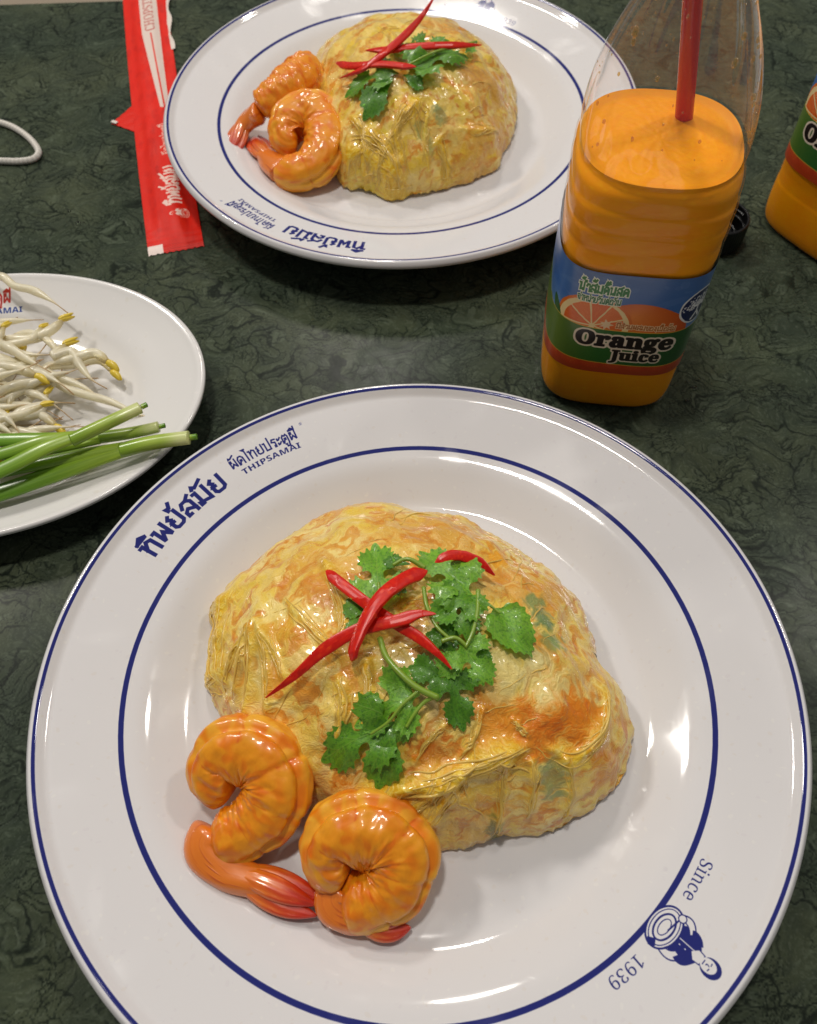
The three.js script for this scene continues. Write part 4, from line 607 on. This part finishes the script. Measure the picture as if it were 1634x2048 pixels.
// ------------------------------------------------------------------ red paper sleeve of chopsticks, and a torn corner of another
const sleeveMap = canvasTexture(256, 2048, (ctx, w, h) => {
  const r = rng(3); ctx.fillStyle = '#dc1e08'; ctx.fillRect(0, 0, w, h);
  for (let i = 0; i < 500; i++) { ctx.fillStyle = i % 2 ? 'rgba(230,60,30,.12)' : 'rgba(150,12,6,.10)'; ctx.beginPath(); ctx.ellipse(r() * w, r() * h, 4 + r() * 16, 8 + r() * 40, 0, 0, 7); ctx.fill(); }
  ctx.fillStyle = '#dccac0'; ctx.fillRect(98, 0, 100, 430); ctx.beginPath(); ctx.moveTo(98, 428); ctx.lineTo(144, 428); ctx.lineTo(170, 1080); ctx.lineTo(152, 1080); ctx.fill(); ctx.beginPath(); ctx.moveTo(152, 428); ctx.lineTo(198, 428); ctx.lineTo(196, 1080); ctx.lineTo(178, 1080); ctx.fill();
  ctx.save(); ctx.translate(172, 410); ctx.rotate(-Math.PI / 2); ctx.fillStyle = '#b02a22'; ctx.font = '76px serif'; ctx.fillText('CHOPSTICKS', 0, 0); ctx.restore();
  ctx.save(); ctx.translate(186, 1790); ctx.rotate(-Math.PI / 2); thaiLine(ctx, 'ทิพย์สมัย', 0, 0, 60, 2.3, '#f0d2c6', null, 0.82); thaiLine(ctx, 'ผัดไทยประตูผี', 350, -10, 36, 1.8, '#eebcae', null, 0.8); ctx.restore();
  emblem(ctx, 186, 1846, -Math.PI / 2, 2.4, '#f0d2c6', '#dc1e08');
  ctx.fillStyle = '#ead8d0'; ctx.fillRect(0, h - 46, 70, 46); ctx.fillStyle = 'rgba(120,8,4,.5)'; for (let y = 0; y < 6; y++) ctx.fillRect(70, h - 40 + y * 7, w, 2);
});
const sleevePaper = new THREE.MeshPhysicalMaterial({ map: sleeveMap, roughness: 0.5, specularIntensity: 0.5, side: THREE.DoubleSide });
function packet(w, l, thick, teeth, bulge) {      // top and bottom foil; the near end is crimped and cut in teeth
  const edge = (u, v) => (u > 0.999 ? 0.0011 * Math.abs(((v * teeth) % 1) * 2 - 1) : 0), full = (u) => smooth(0, 0.05, u) * smooth(1, 0.9, u);
  const sheet = (s) => grid(150, 24, (u, v) => {
    const k = v * 2 - 1, stick = 0.75 * Math.exp(-Math.pow((k - 0.22) / 0.3, 2)) + 0.75 * Math.exp(-Math.pow((k + 0.34) / 0.3, 2));
    const y = s > 0 ? 0.0009 + full(u) * thick * (0.2 + 0.8 * Math.min(1, stick)) * Math.pow(Math.max(0, 1 - Math.pow(Math.abs(k), 4)), 0.6) + 0.00022 * n2(u * 14, k * 1.2) + (1 - full(u)) * 0.0006 * Math.sin(u * l * 6000) * (u > 0.9 ? 1 : 0) : 0.0004;
    return [k * w / 2 + bulge(u), y, (u - 1) * l + edge(u, v)];
  }, false, (u, v) => [v, 1 - u]);
  return mergeGeometries([sheet(1), sheet(-1)]);
}
{
  const g = thing('chopstick_sleeve', 'red paper chopstick sleeve with white stripes, partly under a plate rim', 'chopstick sleeve', [-0.1155, 0, -0.3485]);
  g.rotation.y = Math.atan2(0.0515, 0.2365);
  mesh('sleeve_paper', packet(0.0285, 0.252, 0.0042, 9, (u) => 0.004 * Math.pow(1 - u, 2)), sleevePaper, g);
  const flap = mesh('glued_flap', grid(40, 4, (u, v) => [0.0146 + 0.004 * (1 - 0.9 * u) * (1 - 0.9 * u) + 0.0025 * v * (1 + 0.4 * Math.sin(u * 15)), 0.0012 + 0.0014 * v * Math.abs(Math.sin(u * 9)), -0.252 + u * 0.07]), new THREE.MeshStandardMaterial({ color: '#dcd2c8', roughness: 0.7, side: THREE.DoubleSide }), g);
  const s = thing('wrapper_scrap', 'torn red wrapper corner sticking out from beneath the chopstick sleeve', 'wrapper scrap', [-0.1535, 0, -0.4498]); s.rotation.y = -0.52;
  const plain = new THREE.MeshPhysicalMaterial({ color: '#d61f0a', roughness: 0.5, specularIntensity: 0.5, side: THREE.DoubleSide });
  mesh('scrap_foil', mergeGeometries([1, -1].map((q) => grid(24, 16, (u, v) => [(v - 0.5) * 0.028, q > 0 ? 0.0007 + 0.0011 * Math.sin(Math.PI * v) * smooth(1, 0.4, u) + 0.0003 * n2(u * 4, v * 5) : 0.0003, -0.024 * (1 - u) + 0.0015 * Math.sin(v * 30) * (u < 0.01 ? 1 : 0)]))), plain, s);
  const tip = mesh('white_corner', new RoundedBoxGeometry(0.004, 0.0005, 0.0022, 2, 0.0002), new THREE.MeshStandardMaterial({ color: '#d8cfc8', roughness: 0.6 }), s); tip.position.set(-0.0125, 0.0014, -0.0012);
}
{ // white cord
  const pts = [[-300, 1.9, -452], [-262, 1.9, -462], [-238, 1.9, -461.5], [-226, 1.9, -457], [-215.5, 1.9, -449], [-206.5, 1.9, -438.5], [-202.2, 1.9, -429.5], [-204, 1.9, -424.8], [-211, 1.9, -423], [-222, 1.9, -423.8], [-240, 1.9, -425], [-270, 1.9, -425], [-305, 1.9, -430]].map(mm), o = V(-0.24, 0, -0.44);
  const weave = dataTexture(256, 32, (u, v) => { const k = 205 + 26 * Math.sin((u * 500 + v * 12)) * Math.sin((u * 500 - v * 12)); return [k, k - 4, k - 12]; });
  const m = mesh('elastic_cord', sweep(pts.map((p) => p.clone().sub(o)), V(0, 1, 0), (t, a) => [0.0018 * Math.cos(a), 0.0018 * Math.sin(a)], 160, 14), new THREE.MeshStandardMaterial({ map: weave, roughness: 0.85 })); m.position.copy(o);
  tag(m, 'white elastic cord loop lying on the marble', 'cord');
}

// ------------------------------------------------------------------ bean sprouts
const sproutMap = dataTexture(256, 64, (u, v) => { let c = mix3([244, 236, 208], [250, 246, 226], 0.5 + 0.5 * n2(u * 12, v * 4)); c = mix3(c, [206, 186, 120], 0.7 * smooth(0.18, 0.0, u)); c = mix3(c, [190, 150, 90], smooth(0.72, 0.95, u)); return c; });
const sproutStem = new THREE.MeshPhysicalMaterial({ map: sproutMap, roughness: 0.34, transmission: 0.4, thickness: 0, clearcoat: 0.4, clearcoatRoughness: 0.15 });
const beanMat = new THREE.MeshPhysicalMaterial({ color: '#d8bc34', roughness: 0.42, clearcoat: 0.4, clearcoatRoughness: 0.2 });
const SG = 'bean sprouts heaped on the platter';
function sprout(pts, r, label = 'white bean sprout with a yellow bean head in the heap') {
  const P = pts.map(mm), g = thing('bean_sprout', label, 'bean sprout', P[0].toArray(), SG), o = P[0].clone();
  mesh('stem', sweep(P.map((p) => p.clone().sub(o)), V(0.2, 1, 0.1), (t, a) => { const q = r * (0.6 + 0.4 * smooth(0, 0.12, t)) * lerp(1, 0.13, smooth(0.55, 0.86, t)) * (1 + 0.05 * Math.sin(t * 17 + o.x * 999)) * roundEnds(t, 0.015); return [q * Math.cos(a), q * Math.sin(a)]; }, 64, 12), sproutStem, g);
  const d = P[0].clone().sub(P[1]).normalize(), bean = mesh('bean', mergeGeometries([-1, 1].map((s) => { const b = new THREE.SphereGeometry(1, 14, 10); const q = b.attributes.position; for (let i = 0; i < q.count; i++) { const y = q.getY(i); q.setXYZ(i, q.getX(i) * r * 0.52 * (1 - 0.3 * y) + s * r * 0.42 * (0.3 + 0.6 * (y + 1) / 2), y * r * 1.8, q.getZ(i) * r * 0.8 * (1 - 0.25 * y) + 0.25 * r * y * y); } b.computeVertexNormals(); return b; })), beanMat, g);
  bean.quaternion.setFromUnitVectors(V(0, 1, 0), d.clone().add(V(0.2, -0.15, 0.25)).normalize()); bean.position.copy(d.multiplyScalar(r * 1.2));
}
{
  // those that lie clear of the heap: from the bean head to the root
  sprout([[-129, 16, -254], [-136, 17, -260], [-146, 17, -258], [-158, 18, -256], [-150, 17, -246], [-128, 15, -238], [-113, 12.5, -231.5], [-106, 11, -231], [-103, 12, -240], [-102.5, 12.5, -246]], 0.0019, 'long bean sprout stretched out of the heap with a thin curled brown root');
  sprout([[-131, 18, -258], [-137, 20, -262], [-146, 20, -259], [-155, 20, -256], [-160, 20, -250]], 0.0021, 'thick bean sprout with its yellow head over the bare platter');
  sprout([[-150, 21, -266], [-154, 22, -259], [-147, 21, -262], [-143, 19, -256], [-137, 17, -249], [-130, 15, -245]], 0.0022);
  sprout([[-148, 17, -224], [-153, 18, -228], [-162, 18, -233], [-176, 18, -235], [-190, 18, -232]], 0.002);
  sprout([[-154, 22, -280], [-157, 23, -274], [-164, 22, -270], [-176, 21, -271], [-190, 20, -276]], 0.0022);
  sprout([[-190, 26, -306], [-184, 27, -304], [-178, 26, -299], [-170, 25, -297], [-161, 23, -292], [-152, 21, -285]], 0.0019, 'bean sprout hanging over the printed lettering on the platter rim');
  sprout([[-194, 24, -276], [-184, 24, -278], [-172, 21, -282], [-164, 19, -284]], 0.0016);
  sprout([[-150, 16, -217], [-156, 18, -219], [-164, 18, -216], [-180, 18, -214]], 0.002);
  sprout([[-196, 22, -262], [-180, 23, -259], [-160, 20, -252], [-140, 17, -245], [-130, 15, -238], [-121, 12, -235]], 0.0022);
  sprout([[-158, 24, -246], [-166, 26, -249], [-178, 25, -252], [-196, 24, -252]], 0.0021);
  const r = rng(303);
  for (let i = 0; i < 60; i++) {
    const a = (r() - 0.5) * 1.5 + (r() < 0.3 ? Math.PI : 0), x = -197 + r() * 40, z = -275 + r() * 62, k = 1 - Math.hypot((x + 195) / 55, (z + 245) / 45), y = 13 + Math.max(0, k) * 20 * r() + 3, l = 30 + r() * 22, c = (r() - 0.5) * 1.1, pts = [];
    for (let j = 0; j < 6; j++) { const t = j / 5 - 0.45, b = a + c * t * 1.6 + (j === 0 ? (r() - 0.5) * 1.6 : 0); pts.push([x + Math.cos(b) * l * t, Math.max(11.5, y + 2.2 * Math.cos(t * 3) - 3 * Math.abs(t) + (r() - 0.5) * 2), z - Math.sin(b) * l * t * 0.8]); }
    sprout(pts, 0.0015 + r() * 0.0007);
  }
}

// ------------------------------------------------------------------ spring onions
const onionMap = (pale) => dataTexture(256, 64, (u, v) => { const line = n2(v * 24, u * 1.5); let c = mix3([200, 208, 140], [152, 176, 66], smooth(pale, pale + 0.3, u)); c = mix3(c, [122, 156, 34], smooth(0.5, 1, u)); return [c[0] + line * 12, c[1] + line * 11, c[2] + line * 8]; });
const onionStem = new THREE.MeshPhysicalMaterial({ map: onionMap(0.12), roughness: 0.33, clearcoat: 0.35, clearcoatRoughness: 0.2 }), onionLeaf = new THREE.MeshPhysicalMaterial({ map: dataTexture(256, 64, (u, v) => { const l = n2(v * 20, u * 2 + 5), c = mix3([140, 168, 46], [92, 138, 22], smooth(0, 0.7, u)); return [c[0] + l * 12, c[1] + l * 11, c[2] + l * 7]; }), roughness: 0.34, clearcoat: 0.35, clearcoatRoughness: 0.2 });
function onion(label, stem, r, leaves) {
  const P = stem.map(mm), o = P[0].clone(), g = thing('spring_onion', label, 'spring onion', o.toArray(), 'spring onions on the platter');
  mesh('stalk', sweep(P.map((p) => p.clone().sub(o)), V(0, 1, 0), (t, a) => { const q = r * lerp(1, 1.12, t) * roundEnds(t, 0.012) * (1 + 0.02 * Math.cos(a * 7)); return [q * 0.9 * Math.cos(a), q * Math.sin(a)]; }, 50, 22), onionStem, g);
  const d = P[0].clone().sub(P[1]).normalize();
  mesh('cut_core', sweep([V(), d.clone().multiplyScalar(r * 0.5), d.clone().multiplyScalar(r * 1.0)], V(0, 1, 0.1), (t, a) => { const q = r * 0.42 * (t > 0.98 ? 0.2 : 1); return [q * Math.cos(a), q * Math.sin(a)]; }, 14, 14), onionLeaf, g);
  for (const [pts, w] of leaves) mesh('leaf_blade', sweep(pts.map((p) => mm(p).sub(o)), V(0, 1, 0.2), (t, a) => { const q = w * lerp(0.8, 1, smooth(0, 0.3, t)) * roundEnds(t, 0.02); return [q * 0.5 * Math.cos(a), q * Math.sin(a)]; }, 50, 16), onionLeaf, g);
}
onion('spring onion lying across the top of two others', [[-106.8, 33, -220], [-115, 33, -215], [-124, 32, -210.5], [-134, 30.5, -206]], 0.0026, [[[[-130, 31.5, -208], [-142, 31, -203], [-156, 29, -196], [-172, 27, -189], [-196, 24, -181]], 0.0033], [[[-131, 31, -208.5], [-144, 31.5, -206], [-158, 30, -202], [-176, 28, -198], [-200, 25, -196]], 0.0026]]);
onion('spring onion lying between the other two stalks', [[-100.8, 25.5, -215.5], [-108, 24.5, -214.5], [-116, 23.6, -213.6], [-126, 23, -212.8]], 0.0024, [[[[-123, 23.4, -213], [-138, 23.4, -212.5], [-156, 23, -213], [-176, 22, -214], [-200, 21, -216]], 0.003], [[[-124, 23, -212], [-140, 22.6, -209], [-160, 22, -207], [-200, 20, -205]], 0.0025]]);
onion('spring onion resting over the platter rim with its pale cut end out', [[-87, 27.5, -208], [-96, 26.6, -207.6], [-105, 25.6, -206.8], [-116, 24, -205]], 0.0029, [[[[-112, 24.6, -205.6], [-128, 22, -202], [-146, 19.6, -196.5], [-164, 18.6, -190], [-190, 18.5, -182]], 0.0039], [[[-113, 25, -206.5], [-130, 23.4, -204.5], [-150, 22, -201], [-196, 20.5, -192]], 0.0028]]);
mesh('spring_onion_sliver', sweep([[-128, 14, -226], [-138, 14, -222.5], [-150, 14, -217]].map((p) => mm(p).sub(V(-0.138, 0.012, -0.222))), V(0, 1, 0), (t, a) => [0.0009 * Math.cos(a) * roundEnds(t, 0.03), 0.0021 * Math.sin(a) * roundEnds(t, 0.03)], 30, 12), sproutStem).position.set(-0.138, 0.012, -0.222);
tag(scene.children[scene.children.length - 1], 'pale peeled stem sliver lying between sprouts and spring onions', 'stem');

// ------------------------------------------------------------------ oil that ran off the prawns
{
  const oil = new THREE.MeshPhysicalMaterial({ color: '#f0a850', roughness: 0.04, ior: 1.45, transmission: 0.85, thickness: 0 });
  for (const [x, z, r] of [[-72, -41, 1.5], [-75, -46, 1.0], [-67, -36, 0.8], [-29, -26.5, 1.7], [-24, -24.5, 0.9], [-79, -60, 0.8]]) {
    const g = new THREE.SphereGeometry(r / 1000, 18, 10, 0, 6.2832, 0, Math.PI / 2); g.scale(1.25, 0.2, 0.9);
    const m = mesh('oil_droplet', g, oil); m.position.set(x / 1000, Math.hypot(x - 0.7, z + 103.6) > 77 ? 0.0094 : 0.0089, z / 1000); tag(m, 'small flat orange oil droplet beside the prawns on the plate', 'droplet', 'oil droplets beside the prawns');
  }
}

// ------------------------------------------------------------------ water beads on the marble
{
  const water = new THREE.MeshPhysicalMaterial({ color: '#ffffff', roughness: 0.02, ior: 1.33, transmission: 1, thickness: 0.002 });
  for (const [x, z, r] of [[-177, -382, 1.1], [-170.5, -372, 1.5], [-167.5, -372, 0.9], [-199, -367, 0.9], [131, -247, 1.6], [129, -251, 1.1], [134, -252, 1.0], [127, -240, 1.3], [116, -179, 1.6], [119, -176, 1.2], [-214, -335, 1.2]]) {
    const g = new THREE.SphereGeometry(r / 1000, 18, 12, 0, 6.2832, 0, Math.PI / 2); g.scale(1, 0.42, 0.85);
    const m = mesh('water_droplet', g, water); m.position.set(x / 1000, 0.0003, z / 1000); tag(m, 'tiny clear water droplet on the green marble', 'droplet', 'water droplets on the marble');
  }
}

renderer.render(scene, camera);
